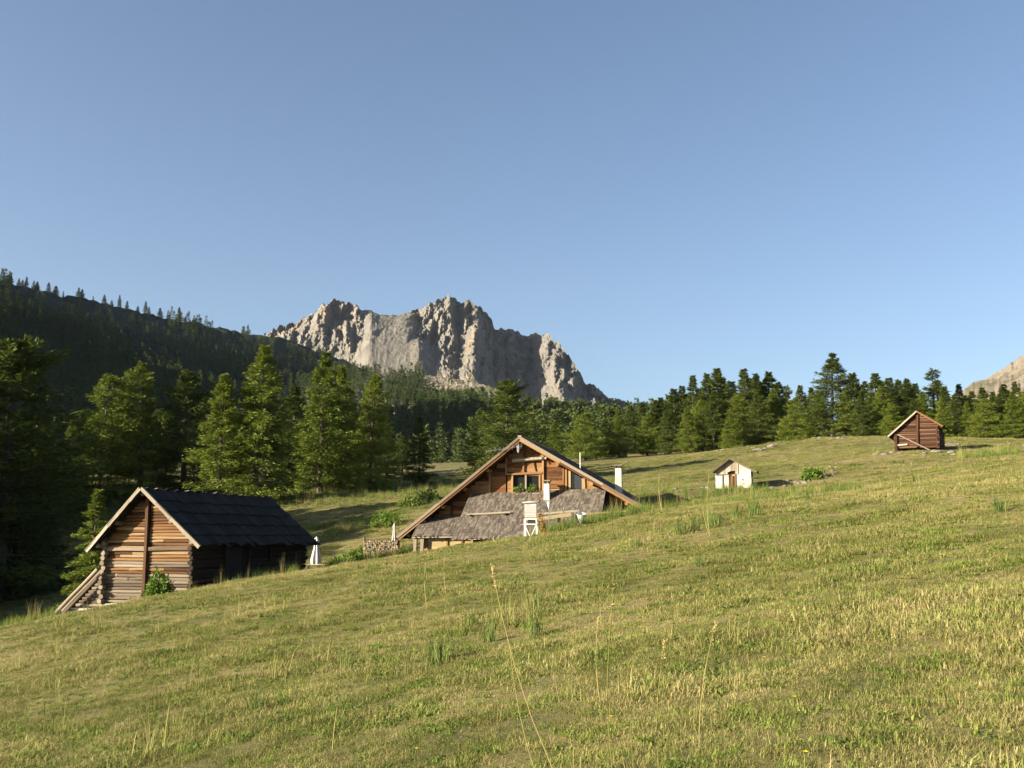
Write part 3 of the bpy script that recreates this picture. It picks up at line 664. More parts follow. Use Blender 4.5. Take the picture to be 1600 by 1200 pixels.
# ------------------------------------------------------------------ the log barn
def log_barn():
    D = 6.3; ap = (-17.57, 48.68, 2.30)
    R = local_root('log_barn', ap, -0.28, D); tag(R, 'old log barn with dark plank roof and cross shaped gable timbers', 'barn')
    def z(v): return v + D
    LS, RS = (-2.76, -2.90), (3.24, -2.70)             # eave ends from the peak
    LEN = 12.2; WV = 0.62; WL, WR = -2.12, 2.66
    def roofz(u): return (u / LS[0] * LS[1]) if u < 0 else (u / RS[0] * RS[1])
    # solid core so that no light passes between the logs
    mb = MB(); mb.poly([(WL + .05, WV + 0.12, z(-5.9)), (WR - .05, WV + 0.12, z(-5.9)), (WR - .05, WV + 0.12, z(roofz(WR) - .3)), (0, WV + 0.12, z(-0.35)), (WL + .05, WV + 0.12, z(roofz(WL) - .3))], (0, LEN - 1.5, 0))
    core = mb.build('wall', MAT['interior_dark'], R)
    # gable logs, split by the middle post
    h = 0.145; k = 0; zz = -5.35
    while zz < -0.55:
        hh = h * random.uniform(0.88, 1.12); c = zz + hh / 2
        uL = max(WL, -(-(c + 0.12)) / 2.90 * 2.76 * 1.0) if c > -2.3 else WL
        uL = max(WL, (c + 0.16) / 2.90 * 2.76); uR = min(WR, -(c + 0.16) / 2.70 * 3.24)
        mat = 'grey_log' if c < -4.0 or (c < -3.2 and random.random() < 0.4) else 'barn_log'
        for a, b in ((uL, 0.02), (0.24, uR)):
            if b - a > 0.15 and not (b == uR and c < -4.75):
                cuts = [a, b]
                if b - a > 1.6 and random.random() < 0.25: cuts = [a, a + (b - a) * random.uniform(0.3, 0.7), b]
                for q0, q1 in zip(cuts[:-1], cuts[1:]):
                    dz = random.uniform(-0.012, 0.012)
                    piece('log', core, (q0, WV + random.uniform(-0.01, 0.02), z(c + dz)), (q1 + 0.01, WV + random.uniform(-0.01, 0.02), z(c - dz + random.uniform(-.01, .01))), hh * 0.60, hh * 0.50, mat, 'log')
        zz += hh
    piece('post', R, (0.13, WV - 0.13, z(-5.2)), (0.10, WV - 0.13, z(-0.45)), 0.16, 0.17, 'hut_log', 'rough', up=(0, -1, 0))
    piece('cross_beam', R, (WL + .05, WV - 0.10, z(-2.86)), (0.01, WV - 0.10, z(-2.83)), 0.12, 0.15, 'grey_log', 'rough')
    piece('cross_beam', R, (0.21, WV - 0.10, z(-2.83)), (WR - .05, WV - 0.10, z(-2.78)), 0.12, 0.15, 'grey_log', 'rough')
    # side walls: logs whose ends stick out at the corners
    for side, u in (('l', WL - .02), ('r', WR + .02)):
        zz = -5.6 if side == 'l' else -5.1; top = -2.45 if side == 'l' else -2.35
        while zz < top:
            hh = h * 1.5 * random.uniform(0.9, 1.12)
            v0 = WV - random.uniform(0.22, 0.46)
            piece('log', core, (u + random.uniform(-.03, .03), v0, z(zz + hh / 2)), (u, LEN - 0.7 + random.uniform(0, .3), z(zz + hh / 2)), hh * 0.54, hh * 0.50, 'grey_log' if side == 'l' else 'shade_toned_log', 'log')
            zz += hh
    # the open-fronted long side: doorway posts and a dark plank door
    for v in (3.0, 5.2, 7.4): piece('post', R, (WR + .17, v, z(-5.4)), (WR + .17, v, z(-2.4)), 0.16, 0.16, 'shade_toned_log', 'rough', up=(0, 1, 0))
    d = empty('door', (0, 0, 0)); d.parent = R
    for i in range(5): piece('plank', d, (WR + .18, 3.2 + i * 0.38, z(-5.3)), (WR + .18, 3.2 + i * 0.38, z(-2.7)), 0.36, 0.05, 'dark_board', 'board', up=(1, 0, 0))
    # purlins carrying the roof
    for u, dz in ((0.0, -0.24), (-1.35, -1.62), (-2.35, -2.68), (1.6, -1.55), (2.75, -2.50)):
        piece('purlin', R, (u, 0.12, z(dz)), (u, LEN - 0.1, z(dz)), 0.10, 0.10, 'grey_log', 'log')
    # roof: boards laid down the slope in overlapping courses
    for nm, (eu, ez), sgn in (('left', LS, -1), ('right', RS, 1)):
        rf = empty('roof', (0, 0, 0)); rf.parent = R
        nrm = Vector((-ez * sgn * 1.0 * (1 if sgn > 0 else 1), 0, abs(eu))).normalized() if sgn > 0 else Vector((ez, 0, abs(eu))).normalized()
        nrm = Vector((-ez / math.hypot(eu, ez) * sgn, 0, abs(eu) / math.hypot(eu, ez)))
        mb = MB(); q = [Vector((0, 0.05, z(-0.02))), Vector((eu * .985, 0.05, z(ez * .985))), Vector((eu * .985, LEN - .05, z(ez * .985))), Vector((0, LEN - .05, z(-0.02)))]
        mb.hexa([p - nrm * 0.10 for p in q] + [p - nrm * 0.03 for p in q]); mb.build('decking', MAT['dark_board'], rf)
        rows = 5
        for k in range(rows):
            a = max(0.0, (k - 0.12) / rows); b = (k + 1) / rows + (0.012 if k == rows - 1 else 0.03); v = 0.0
            while v < LEN - 0.05:
                w = random.uniform(0.30, 0.46); w = min(w, LEN - v); lift = 0.035 + 0.012 * k % 0.02
                e = b + random.uniform(-0.02, 0.015) * (2.2 if k == rows - 1 else 1)
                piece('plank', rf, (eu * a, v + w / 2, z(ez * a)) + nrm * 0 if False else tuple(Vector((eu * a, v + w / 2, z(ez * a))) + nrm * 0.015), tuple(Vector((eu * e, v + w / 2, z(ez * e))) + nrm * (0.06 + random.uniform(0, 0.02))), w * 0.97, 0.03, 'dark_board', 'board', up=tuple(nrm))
                v += w
        # barge boards: short weathered lengths lapped down the rake
        n = 5 if sgn < 0 else 4
        for k in range(n):
            a = k / n + 0.005; b = (k + 1) / n + 0.02; off = 0.02 * (k % 2)
            piece('barge_board', rf, tuple(Vector((eu * a, -0.03 - off, z(ez * a))) + nrm * 0.0), tuple(Vector((eu * b, -0.03 - off, z(ez * b))) + nrm * 0.0), 0.05, 0.13, 'pale_timber', 'rough', up=tuple(nrm))
            piece('barge_board', rf, tuple(Vector((eu * a, 0.0, z(ez * a))) + nrm * 0.085), tuple(Vector((eu * b, 0.0, z(ez * b))) + nrm * 0.085), 0.13, 0.03, 'pale_timber', 'rough', up=tuple(nrm))
    # weathered ridge cap ends
    for i in range(14):
        v = 0.2 + i * 0.86
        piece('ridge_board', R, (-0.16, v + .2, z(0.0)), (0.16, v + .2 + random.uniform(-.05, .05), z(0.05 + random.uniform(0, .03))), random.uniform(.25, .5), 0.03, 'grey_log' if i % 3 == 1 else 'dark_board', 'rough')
    # lean-to on the low side
    lt = empty('lean_to', (0, 0, 0)); lt.parent = R
    for k in range(7):
        v = 0.10 + k * 0.42; lo = random.uniform(-0.1, 0.1)
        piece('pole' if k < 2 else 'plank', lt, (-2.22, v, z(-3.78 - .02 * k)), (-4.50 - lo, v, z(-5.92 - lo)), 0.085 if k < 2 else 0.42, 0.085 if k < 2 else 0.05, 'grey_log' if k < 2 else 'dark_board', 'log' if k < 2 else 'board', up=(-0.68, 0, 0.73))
    piece('pole', lt, (-2.3, 0.22, z(-4.22)), (-4.2, 0.22, z(-6.0)), 0.07, 0.07, 'grey_log', 'log')
    for k in range(7):
        c = -5.50 + k * 0.16; a = -2.2 + (c + 4.05) / 2.14 * 2.28
        if a < -2.45: piece('log', lt, (a + 0.05, WV, z(c)), (-2.22, WV, z(c + random.uniform(-.02, .02))), 0.08, 0.08, 'grey_log', 'log')
    # limewashed stone footing stepping up with the hill
    mb = MB(); mb.poly([(-3.98, 0.40, z(-6.9)), (0.75, 0.40, z(-6.9)), (0.75, 0.40, z(-5.12)), (-0.6, 0.40, z(-5.28)), (-2.1, 0.40, z(-5.42)), (-2.15, 0.38, z(-5.62)), (-3.95, 0.40, z(-5.66))], (0, 3.0, 0))
    o = mb.build('footing', MAT['limewash'], R)
    for k in range(16):
        u = -3.85 + k * 0.27; s = random.uniform(0.09, 0.17)
        rb = link('stone', rock_mesh(k % 4), R, None, (u, 0.38, z(-5.78 + 0.10 * k * 0.22 - random.uniform(0, .3)))); rb.scale = (s * 1.2, s * 0.5, s * 0.8); rb.rotation_euler = (random.random(), random.random() * .4, random.random() * 6); rb.material_slots[0].link = 'OBJECT'; rb.material_slots[0].material = MAT['limewash']
    return R

_rocks = {}
def rock_mesh(i):
    if i in _rocks: return _rocks[i]
    bm = bmesh.new(); bmesh.ops.create_icosphere(bm, subdivisions=2, radius=1.0); r = random.Random(i * 7 + 3)
    planes = [(Vector((r.gauss(0, 1), r.gauss(0, 1), r.gauss(0, 1))).normalized(), r.uniform(0.55, 0.9)) for _ in range(9)]
    for v in bm.verts:
        for n, d in planes:
            e = v.co.dot(n) - d
            if e > 0: v.co -= n * e
        v.co *= r.uniform(0.95, 1.05)
    me = bpy.data.meshes.new('rock'); bm.to_mesh(me); bm.free(); me.materials.append(MAT['boulder']); _rocks[i] = me; return me

# ------------------------------------------------------------------ the chalet
def chalet():
    D = 7.2; ap = (0.4515, 60.0, 5.842)
    R = local_root('timber_chalet', ap, -0.24, D); tag(R, 'large wooden chalet with wide gable and shingled skirt roof behind the grass crest', 'chalet')
    def z(v): return v + D
    LS, RS = (-7.46, -5.77), (7.35, -4.23); LEN = 10.5; WV = 0.95
    def roofz(u): return (u / LS[0] * LS[1]) if u < 0 else (u / RS[0] * RS[1])
    mb = MB(); mb.poly([(-6.3, WV + .08, z(-7.4)), (6.5, WV + .08, z(-7.4)), (6.5, WV + .08, z(roofz(6.5) - .28)), (3.7, WV + .08, z(roofz(3.7) - .28)), (3.7, WV + .08, z(-3.0)), (2.55, WV + .08, z(-3.0)), (2.55, WV + .08, z(roofz(2.55) - .28)),
                        (1.02, WV + .08, z(roofz(1.02) - .28)), (1.02, WV + .08, z(-3.2)), (-0.66, WV + .08, z(-3.2)), (-0.66, WV + .08, z(roofz(-.66) - .28)), (-6.3, WV + .08, z(roofz(-6.3) - .22))], (0, 0.15, 0))
    wall = mb.build('wall', MAT['hut_log'], R)
    mb = MB(); mb.poly([(-6.3, 1.9, z(-7.4)), (6.5, 1.9, z(-7.4)), (6.5, 1.9, z(roofz(6.5) - .28)), (0, 1.9, z(-.32)), (-6.3, 1.9, z(roofz(-6.3) - .28))], (0, LEN - 2.3, 0)); mb.build('body', MAT['interior_dark'], R)
    for s in (-6.3, 6.5):
        mb = MB(); mb.box(s - .05, s + .05, WV + .24, 1.9, z(-7.4), z(roofz(s) - .3)); mb.build('side_wall', MAT['hut_log'], R)
    mb = MB(); mb.box(-0.66, 1.02, WV + .24, 1.88, z(-3.24), z(-3.2)); mb.build('window_ledge', MAT['hut_log'], R)
    # posts of the frame
    POSTS = [(-5.75, -5.9, .12), (-4.42, -4.9, .12), (-3.22, -4.3, .12), (-2.04, -3.35, .12), (-1.02, -2.12, .10), (0.02, -2.12, .11), (1.20, -3.3, .12), (2.43, -3.2, .11)]
    for u, b, w in POSTS:
        piece('post', R, (u, WV - .06, z(b)), (u, WV - .06, z(roofz(u) - .30)), w, .13, 'chalet_board', 'rough', up=(0, -1, 0))
    # wall boards between the posts
    bounds = [-6.25] + [p[0] for p in POSTS] + [2.55]
    zz = -6.9
    while zz < -0.45:
        hh = random.uniform(0.20, 0.30); c = zz + hh / 2
        for a, b in zip(bounds[:-1], bounds[1:]):
            a2 = a + .05; b2 = b - .05
            lo = (c + hh / 2 + 0.205) / 5.77 * 7.46; hi = -(c + hh / 2 + 0.19) / 4.23 * 7.35
            a2 = max(a2, lo); b2 = min(b2, hi)
            if b2 - a2 < 0.12: continue
            if -3.25 < c < -2.12 and a > -1.1 and b < 1.3:        # window opening, jambs stay
                for s0, s1 in ((a2, -0.70), (1.06, b2)):
                    if s1 - s0 > .08 and s0 >= a2 - 1e-6 and s1 <= b2 + 1e-6: piece('plank', wall, (s0, WV, z(c)), (s1, WV, z(c)), .05, hh * .95, 'chalet_board')
                continue
            piece('plank', wall, (a2, WV + random.uniform(-.015, .015), z(c + random.uniform(-.01, .01))), (b2, WV + random.uniform(-.015, .015), z(c + random.uniform(-.01, .01))), .05, hh * .955, 'chalet_board', 'board')
        zz += hh
    piece('tie_beam', R, (-0.62, WV - .16, z(-1.30)), (1.45, WV - .16, z(-1.20)), .12, .11, 'pale_timber', 'log')
    piece('lintel', R, (-1.0, WV - .12, z(-2.12)), (1.18, WV - .12, z(-2.06)), .08, .12, 'new_timber', 'rough')
    piece('brace', R, (0.62, WV - .06, z(-1.3)), (0.78, WV - .06, z(-1.95)), .07, .05, 'hut_log', 'rough')
    piece('brace', R, (0.30, WV - .05, z(-1.2)), (0.55, WV - .05, z(-.75)), .08, .05, 'new_timber', 'rough')
    # the double window under the peak
    w = empty('window', (0, 0, 0)); w.parent = R
    for u, m in ((-0.66, 'new_timber'), (1.0, 'new_timber'), (0.16, 'pale_timber')): piece('frame', w, (u, WV - .04, z(-3.22)), (u, WV - .04, z(-2.14)), .10, .12, m, 'board', up=(0, -1, 0))
    piece('sill', w, (-0.72, WV - .12, z(-3.22)), (1.08, WV - .12, z(-3.20)), .22, .06, 'new_timber')
    for a, b in ((-.60, .10), (.22, .94)):
        mb = MB(); mb.box(a, b, WV + .10, WV + .12, z(-3.18), z(-2.16)); mb.build('pane', MAT['dim_glass'], w)
    # glazed bay under the right slope
    w2 = empty('window', (0, 0, 0)); w2.parent = R
    for u, m, zt in ((2.58, 'new_timber', -1.80), (2.80, 'cream_board', -1.94), (3.62, 'new_timber', -2.42)): piece('frame', w2, (u, WV - .04, z(-3.15)), (u, WV - .04, z(zt)), .13 if u < 3 else .2, .12, m, 'board', up=(0, -1, 0))
    mb = MB(); mb.poly([(2.86, WV + .05, z(-3.0)), (3.52, WV + .05, z(-3.0)), (3.52, WV + .05, z(-2.40)), (2.86, WV + .05, z(-2.02))], (0, .03, 0)); mb.build('pane', MAT['glass'], w2)
    for k in range(6):
        u = 3.75 + k * .2; piece('plank', wall, (u, WV, z(-3.3)), (u, WV, z(roofz(u) - .3)), .19, .05, 'new_timber', 'board', up=(0, -1, 0))
    # purlin ends under the rakes
    for u in (-6.9, -5.9, -4.75, -3.4, -2.0, 0.0, 2.2, 4.2, 6.2):
        zz = roofz(u) - .30 - (0.06 if u else 0.05)
        piece('purlin', R, (u, 0.14, z(zz)), (u, WV + .1, z(zz)), .11, .11, 'new_timber', 'log')
    # roof
    for (eu, ez), sgn in ((LS, -1), (RS, 1)):
        rf = empty('roof', (0, 0, 0)); rf.parent = R
        hyp = math.hypot(eu, ez); nrm = Vector((-ez / hyp * sgn, 0, abs(eu) / hyp))
        mb = MB(); q = [Vector((0, 0.04, z(-0.03))), Vector((eu, 0.04, z(ez))), Vector((eu, LEN, z(ez))), Vector((0, LEN, z(-0.03)))]
        mb.hexa([p - nrm * 0.16 for p in q] + [p - nrm * 0.04 for p in q]); mb.build('decking', MAT['hut_log'], rf)
        tl, tr, bl, br = (0, 0, z(0)), (0, LEN, z(0)), (eu * 1.01, 0, z(ez * 1.01)), (eu * 1.01, LEN, z(ez * 1.01))
        shingle_plane('shingles', rf, tl, tr, bl, br, nrm, 24, 0.28, 'shingle', .03, .08, 5 + sgn)
        n = 3
        for k in range(n):
            a = k / n; b = (k + 1) / n + (0.01 if k == n - 1 else 0)
            P = lambda t, o, y: tuple(Vector((eu * t, y, z(ez * t))) + nrm * o)
            piece('rake_board', rf, P(a, -0.155, 0.0), P(b, -0.155, 0.0), .05, .13, 'chalet_board', 'board', up=tuple(nrm))
            piece('rake_board', rf, P(a, -0.02, -0.04), P(b, -0.02, -0.04), .06, .15, 'grey_log', 'board', up=tuple(nrm))
    piece('ridge_board', R, (0, -0.05, z(.06)), (0, LEN, z(.06)), .22, .05, 'pale_timber')
    # skirt roof in front of the gable: upper field and the lower field at its left
    def skirt(tl, tr, bl, br, rows, seed):
        sk = empty('skirt_roof', (0, 0, 0)); sk.parent = R
        a, b, c, d = (Vector((p[0], p[1], z(p[2]))) for p in (tl, tr, br, bl)); n = (b - a).cross(d - a).normalized()
        if n.z < 0: n = -n
        mb = MB(); mb.hexa([p - n * .10 for p in (a, b, c, d)] + [p - n * .01 for p in (a, b, c, d)]); mb.build('decking', MAT['hut_log'], sk)
        shingle_plane('shingles', sk, a, b, d, c, n, rows, .095, 'shingle', .014, .16, seed)
        piece('eave_board', sk, tuple(d - n * .07), tuple(c - n * .07), .05, .07, 'pale_timber')
        return sk, a, b, c, d, n
    sk, a, b, c, d, n = skirt((-3.25, WV - .12, -3.24), (4.95, WV - .12, -3.00), (-3.36, -2.5, -5.90), (5.0, -2.5, -5.70), 15, 21)
    skirt((-6.28, WV - .12, -4.62), (-3.30, WV - .12, -4.58), (-6.20, -1.15, -5.78), (-3.36, -1.15, -5.74), 7, 22)
    on = lambda u, t: tuple(a.lerp(b, u).lerp(d.lerp(c, u), t) + n * .10)
    piece('snow_log', R, on(.05, .52), on(.36, .50), .065, .065, 'pale_timber', 'log')
    for u in (.08, .33): piece('bracket', R, tuple(Vector(on(u, .50)) - n * .06), tuple(Vector(on(u, .55)) + n * .03), .12, .08, 'dark_board')
    for k in range(9): piece('batten', R, tuple(Vector(on(.47 + .02 * math.sin(k * 2.1), .08 + k * .085)) - n * .05), tuple(Vector(on(.53 + .02 * math.sin(k * 1.3), .08 + k * .085)) - n * .05), .05, .04, 'new_timber' if k % 2 else 'pale_timber')
    # cheek wall closing the right end of the skirt
    mb = MB(); mb.poly([tuple(b - n * .12 + Vector((.03, 0, 0))), tuple(c - n * .12 + Vector((.03, 0, 0))), (5.02, -2.4, z(-7.4)), (5.02, WV, z(-7.4))], (0.05, 0, 0)); mb.build('cheek_wall', MAT['dark_board'], R)
    # ground floor under the lower skirt: cream boards, two pale posts
    for k in range(5):
        c_ = -6.95 + k * .24
        for s0, s1 in ((-5.35, -4.2), (-4.1, -3.3), (-3.2, -2.2)): piece('plank', R, (s0, -.72, z(c_)), (s1, -.72, z(c_)), .05, .235, 'cream_board')
    for u in (-4.15, -3.25): piece('post', R, (u, -.76, z(-7.3)), (u, -.76, z(-5.85)), .11, .10, 'barn_log', 'rough', up=(0, -1, 0))
    for u in (-6.05, -5.62): piece('post', R, (u, -.95, z(-7.3)), (u, -.95, z(-5.86)), .20, .20, 'pale_timber', 'rough', up=(0, -1, 0))
    mb = MB(); mb.box(-2.2, 4.9, -2.2, -2.1, z(-7.4), z(-5.9)); mb.build('porch_wall', MAT['hut_log'], R)
    mb = MB(); mb.box(-5.4, -2.2, -.68, WV, z(-7.4), z(-5.9)); mb.build('porch_core', MAT['interior_dark'], R)
    # chimney on the skirt roof
    def chimney(u, v, w, z0, z1, name='chimney'):
        ch = empty(name, (0, 0, 0)); ch.parent = R
        mb = MB(); mb.hexa([(u - w * .5, v - w * .5, z(z0)), (u + w * .5, v - w * .5, z(z0)), (u + w * .5, v + w * .5, z(z0)), (u - w * .5, v + w * .5, z(z0)), (u - w * .44, v - w * .44, z(z1)), (u + w * .44, v - w * .44, z(z1)), (u + w * .44, v + w * .44, z(z1)), (u - w * .44, v + w * .44, z(z1))]); mb.build('stack', MAT['white_plaster'], ch)
        mb = MB()
        for sx in (-1, 1):
            for sy in (-1, 1): mb.box(u + sx * w * .34 - .04, u + sx * w * .34 + .04, v + sy * w * .34 - .04, v + sy * w * .34 + .04, z(z1), z(z1 + .14))
        mb.build('cap_foot', MAT['dark_metal'], ch)
        mb = MB(); mb.hexa([(u - w * .68, v - w * .65, z(z1 + .14)), (u + w * .66, v - w * .66, z(z1 + .14)), (u + w * .68, v + w * .65, z(z1 + .14)), (u - w * .66, v + w * .67, z(z1 + .14)), (u - w * .6, v - w * .58, z(z1 + .20)), (u + w * .6, v - w * .6, z(z1 + .21)), (u + w * .6, v + w * .6, z(z1 + .20)), (u - w * .6, v + w * .6, z(z1 + .20))]); mb.build('cap', MAT['boulder'], ch)
    chimney(1.58, 0.22, .36, -4.2, -2.74); chimney(5.62, 1.35, .40, -3.6, -1.84)
    # pole on the right rake and the aerial at the peak
    mb = MB(); mb.tube([(3.52, .4, z(-2.3)), (3.52, .4, z(-.95))], .03, 6); mb.build('mast', MAT['white_paint'], R)
    an = empty('aerial', (0, 0, 0)); an.parent = R
    mb = MB(); mb.tube([(-1.95, -.25, z(-.83)), (.22, -.25, z(-.55))], .018, 5); mb.tube([(-.02, -.25, z(-.95)), (-.02, -.25, z(-.40))], .028, 6); mb.tube([(-.02, -.25, z(-.62)), (-.02, .1, z(-.45))], .022, 5); mb.build('boom', MAT['metal'], an)
    for k in range(9):
        t = k / 8; u = -1.95 + 2.1 * t; zc = -.83 + .28 * t; q = .10 + .05 * t
        mb = MB(); mb.tube([(u, -.25 - q * .3, z(zc - q)), (u, -.25 + q * .3, z(zc + q))], .012, 4); mb.build('element', MAT['metal'], an)
    mb = MB(); mb.poly([(-.14, -.26, z(-.52)), (.04, -.26, z(-.55)), (.02, -.26, z(-.86)), (-.08, -.26, z(-.92))], (0, .02, 0)); mb.build('reflector', MAT['metal'], an)
    return R, D, ap

# ------------------------------------------------------------------ the small hut on the hill
def hill_hut():
    D = 3.6; ap = (33.31, 84.0, 10.35)
    R = local_root('log_hut', ap, -0.5, D); tag(R, 'small weathered red brown log hut on rubble at the top of the pasture', 'hut')
    R.rotation_euler = (0, rad(1.5), -0.5)
    def z(v): return v + D
    LS, RS = (-2.30, -2.06), (1.98, -1.29); LEN = 4.6; WV = .34; WL, WR = -1.76, 1.58
    def roofz(u): return (u / LS[0] * LS[1]) if u < 0 else (u / RS[0] * RS[1])
    mb = MB(); mb.poly([(WL + .05, WV + .10, z(-3.05)), (WR - .05, WV + .10, z(-3.05)), (WR - .05, WV + .10, z(roofz(WR) - .15)), (0, WV + .1, z(-.22)), (WL + .05, WV + .10, z(roofz(WL) - .15))], (0, LEN - .8, 0)); core = mb.build('wall', MAT['interior_dark'], R)
    zz = -3.05
    while zz < -.35:
        hh = random.uniform(.15, .20); c = zz + hh / 2
        a = max(WL, (c + .10) / 2.06 * 2.30); b = min(WR, -(c + .10) / 1.29 * 1.98)
        for q0, q1 in ((a, -0.08), (0.08, b)):
            if q1 - q0 > .12: piece('log', core, (q0, WV, z(c)), (q1, WV, z(c + random.uniform(-.02, .02))), hh * .52, hh * .52, 'hut_log', 'log')
        zz += hh
    for u in (WL, WR):
        zz = -3.0
        while zz < -1.5:
            piece('log', core, (u, WV - random.uniform(.12, .25), z(zz)), (u, LEN - .3, z(zz)), .10, .10, 'hut_log', 'log'); zz += .2
    piece('post', R, (-.02, WV - .13, z(-2.95)), (.02, WV - .13, z(-.25)), .17, .14, 'hut_log', 'rough', up=(0, -1, 0))
    piece('post', R, (WL + .1, WV - .16, z(-3.3)), (WL + .1, WV - .16, z(-1.9)), .18, .14, 'hut_log', 'rough', up=(0, -1, 0))
    piece('post', R, (WR - .1, WV - .16, z(-3.1)), (WR - .1, WV - .16, z(-1.4)), .12, .12, 'hut_log', 'rough', up=(0, -1, 0))
    piece('brace', R, (-1.54, WV - .28, z(-1.92)), (1.16, WV - .34, z(-3.38)), .055, .055, 'grey_log', 'log')
    piece('sill_board', R, (-1.55, WV - .20, z(-2.80)), (-.80, WV - .20, z(-2.74)), .05, .12, 'pale_timber')
    for (eu, ez), sgn in ((LS, -1), (RS, 1)):
        rf = empty('roof', (0, 0, 0)); rf.parent = R; hyp = math.hypot(eu, ez); nrm = Vector((-ez / hyp * sgn, 0, abs(eu) / hyp))
        for k in range(2):
            v = 0.0
            while v < LEN:
                w = random.uniform(.22, .34); a = k * .48; b = a + .54
                piece('plank', rf, tuple(Vector((eu * a, v + w / 2, z(ez * a))) + nrm * (.02 - .012 * k)), tuple(Vector((eu * (b + random.uniform(-.02, .02)), v + w / 2, z(ez * b))) + nrm * (.05 - .012 * k)), w * .97, .035, 'dark_board', 'board', up=tuple(nrm)); v += w
        piece('barge_board', rf, tuple(Vector((0, -.03, z(0))) - nrm * .03), tuple(Vector((eu * 1.01, -.03, z(ez * 1.01))) - nrm * .03), .05, .12, 'grey_log' if sgn < 0 else 'barn_log', 'rough', up=tuple(nrm))
    return R

# ------------------------------------------------------------------ the white hut
def white_hut():
    D = 2.35; ap = (15.305, 72.0, 5.52)
    R = local_root('plastered_hut', ap, -.30, D); tag(R, 'tiny white plastered hut with open brown door and boarded gable', 'hut')
    def z(v): return v + D
    LS, RS = (-1.25, -.93), (1.80, -.95); LEN = 2.7; WV = .28; WL, WR = -1.05, 1.40
    def roofz(u): return (u / LS[0] * LS[1]) if u < 0 else (u / RS[0] * RS[1])
    # front wall around the doorway (-0.12 .. 0.34)
    mb = MB(); mb.poly([(.34, WV, z(-2.7)), (WR, WV, z(-2.7)), (WR, WV, z(roofz(WR) - .09)), (.62, WV, z(roofz(.62) - .09)), (.34, WV, z(-.62))], (0, .2, 0)); mb.build('wall', MAT['white_plaster'], R)
    mb = MB(); mb.box(WL, -.12, WV, WV + .2, z(-2.7), z(-1.10)); mb.build('wall', MAT['white_plaster'], R)
    for u0, u1 in ((WL, WL + .2), (WR - .2, WR)):
        mb = MB(); mb.box(u0 + .003, u1 - .003, WV + .2, LEN - .1, z(-2.7), z(max(roofz(u0), roofz(u1)) - .26)); mb.build('wall', MAT['white_plaster'], R)
    mb = MB(); mb.poly([(WL + .2, LEN - .3, z(-2.7)), (WR - .2, LEN - .3, z(-2.7)), (WR - .2, LEN - .3, z(roofz(WR - .2) - .1)), (0, LEN - .3, z(-.1)), (WL + .2, LEN - .3, z(roofz(WL + .2) - .1))], (0, .2, 0)); mb.build('wall', MAT['interior_dark'], R)
    # upright boards filling the left half of the gable, arched head over the door
    n = 13
    for k in range(n):
        u = WL + .05 + k * .125
        if u > .60: break
        lowz = -1.10
        if -.16 < u < .5: lowz = -1.02 + .14 * math.sqrt(max(0, 1 - ((u - .17) / .34) ** 2))
        piece('plank', R, (u, WV - .02, z(lowz)), (u, WV - .02, z(roofz(u) - .07)), .12, .04, 'pale_timber', 'board', up=(0, -1, 0))
    mb = MB(); mb.poly([(-.12, WV + .08, z(-1.12))] + [(.12 + .26 * math.cos(t), WV + .08, z(-1.06 + .2 * math.sin(t))) for t in np.linspace(math.pi, 0, 9)] + [(.38, WV + .08, z(-1.12))], (0, .03, 0)); mb.build('arch', MAT['interior_dark'], R)
    mb = MB(); mb.box(-.12, .34, .9, .93, z(-2.7), z(-.62)); mb.build('back_wall', MAT['interior_dark'], R)
    d2 = empty('door', (0, 0, 0)); d2.parent = R
    for k in range(2): piece('plank', d2, (.02 + k * .2, WV + .10, z(-2.3)), (.02 + k * .2, WV + .10, z(-1.12)), .195, .04, 'cream_board' if k else 'new_timber', 'board', up=(0, -1, 0))
    dr = empty('door', (0, 0, 0)); dr.parent = R
    for k in range(1): piece('plank', dr, (-.10 + .0, WV - .04 - .16 - k * .17, z(-2.2)), (-.10, WV - .04 - .16 - k * .17, z(-1.1)), .165, .04, 'new_timber', 'board', up=(1, 0, 0))
    piece('post', R, (.32, WV - .03, z(-2.25)), (.32, WV - .03, z(-1.05)), .08, .06, 'new_timber', 'board', up=(0, -1, 0))
    piece('post', R, (-.55, WV - .03, z(-2.2)), (-.55, WV - .03, z(-1.12)), .05, .05, 'grey_log', 'board', up=(0, -1, 0))
    piece('rail', R, (WL + .02, WV - .03, z(-1.14)), (-.14, WV - .03, z(-1.12)), .05, .06, 'grey_log')
    mb = MB(); mb.poly([(.84 + .05 * math.cos(t), WV - .012, z(-1.50 + .07 * math.sin(t))) for t in np.linspace(0, 5.6, 8)], (0, .01, 0)); mb.build('mark', MAT['dark_metal'], R)
    mb = MB(); mb.box(.76, .98, WV - .012, WV - .003, z(-1.78), z(-1.755)); mb.build('mark', MAT['dark_metal'], R)
    for (eu, ez), sgn in ((LS, -1), (RS, 1)):
        rf = empty('roof', (0, 0, 0)); rf.parent = R; hyp = math.hypot(eu, ez); nrm = Vector((-ez / hyp * sgn, 0, abs(eu) / hyp)); v = 0.0
        while v < LEN:
            w = random.uniform(.18, .26)
            piece('plank', rf, tuple(Vector((0, v + w / 2, z(0))) + nrm * .0), tuple(Vector((eu * random.uniform(.98, 1.03), v + w / 2, z(ez))) + nrm * .01), w * .97, .04, 'dark_board', 'board', up=tuple(nrm)); v += w
        piece('barge_board', rf, tuple(Vector((0, -.03, z(0))) - nrm * .02), tuple(Vector((eu * 1.02, -.03, z(ez * 1.02))) - nrm * .02), .04, .10, 'grey_log', 'rough', up=tuple(nrm))
    return R
log_barn(); CH, CHD, CHA = chalet(); hill_hut(); white_hut()

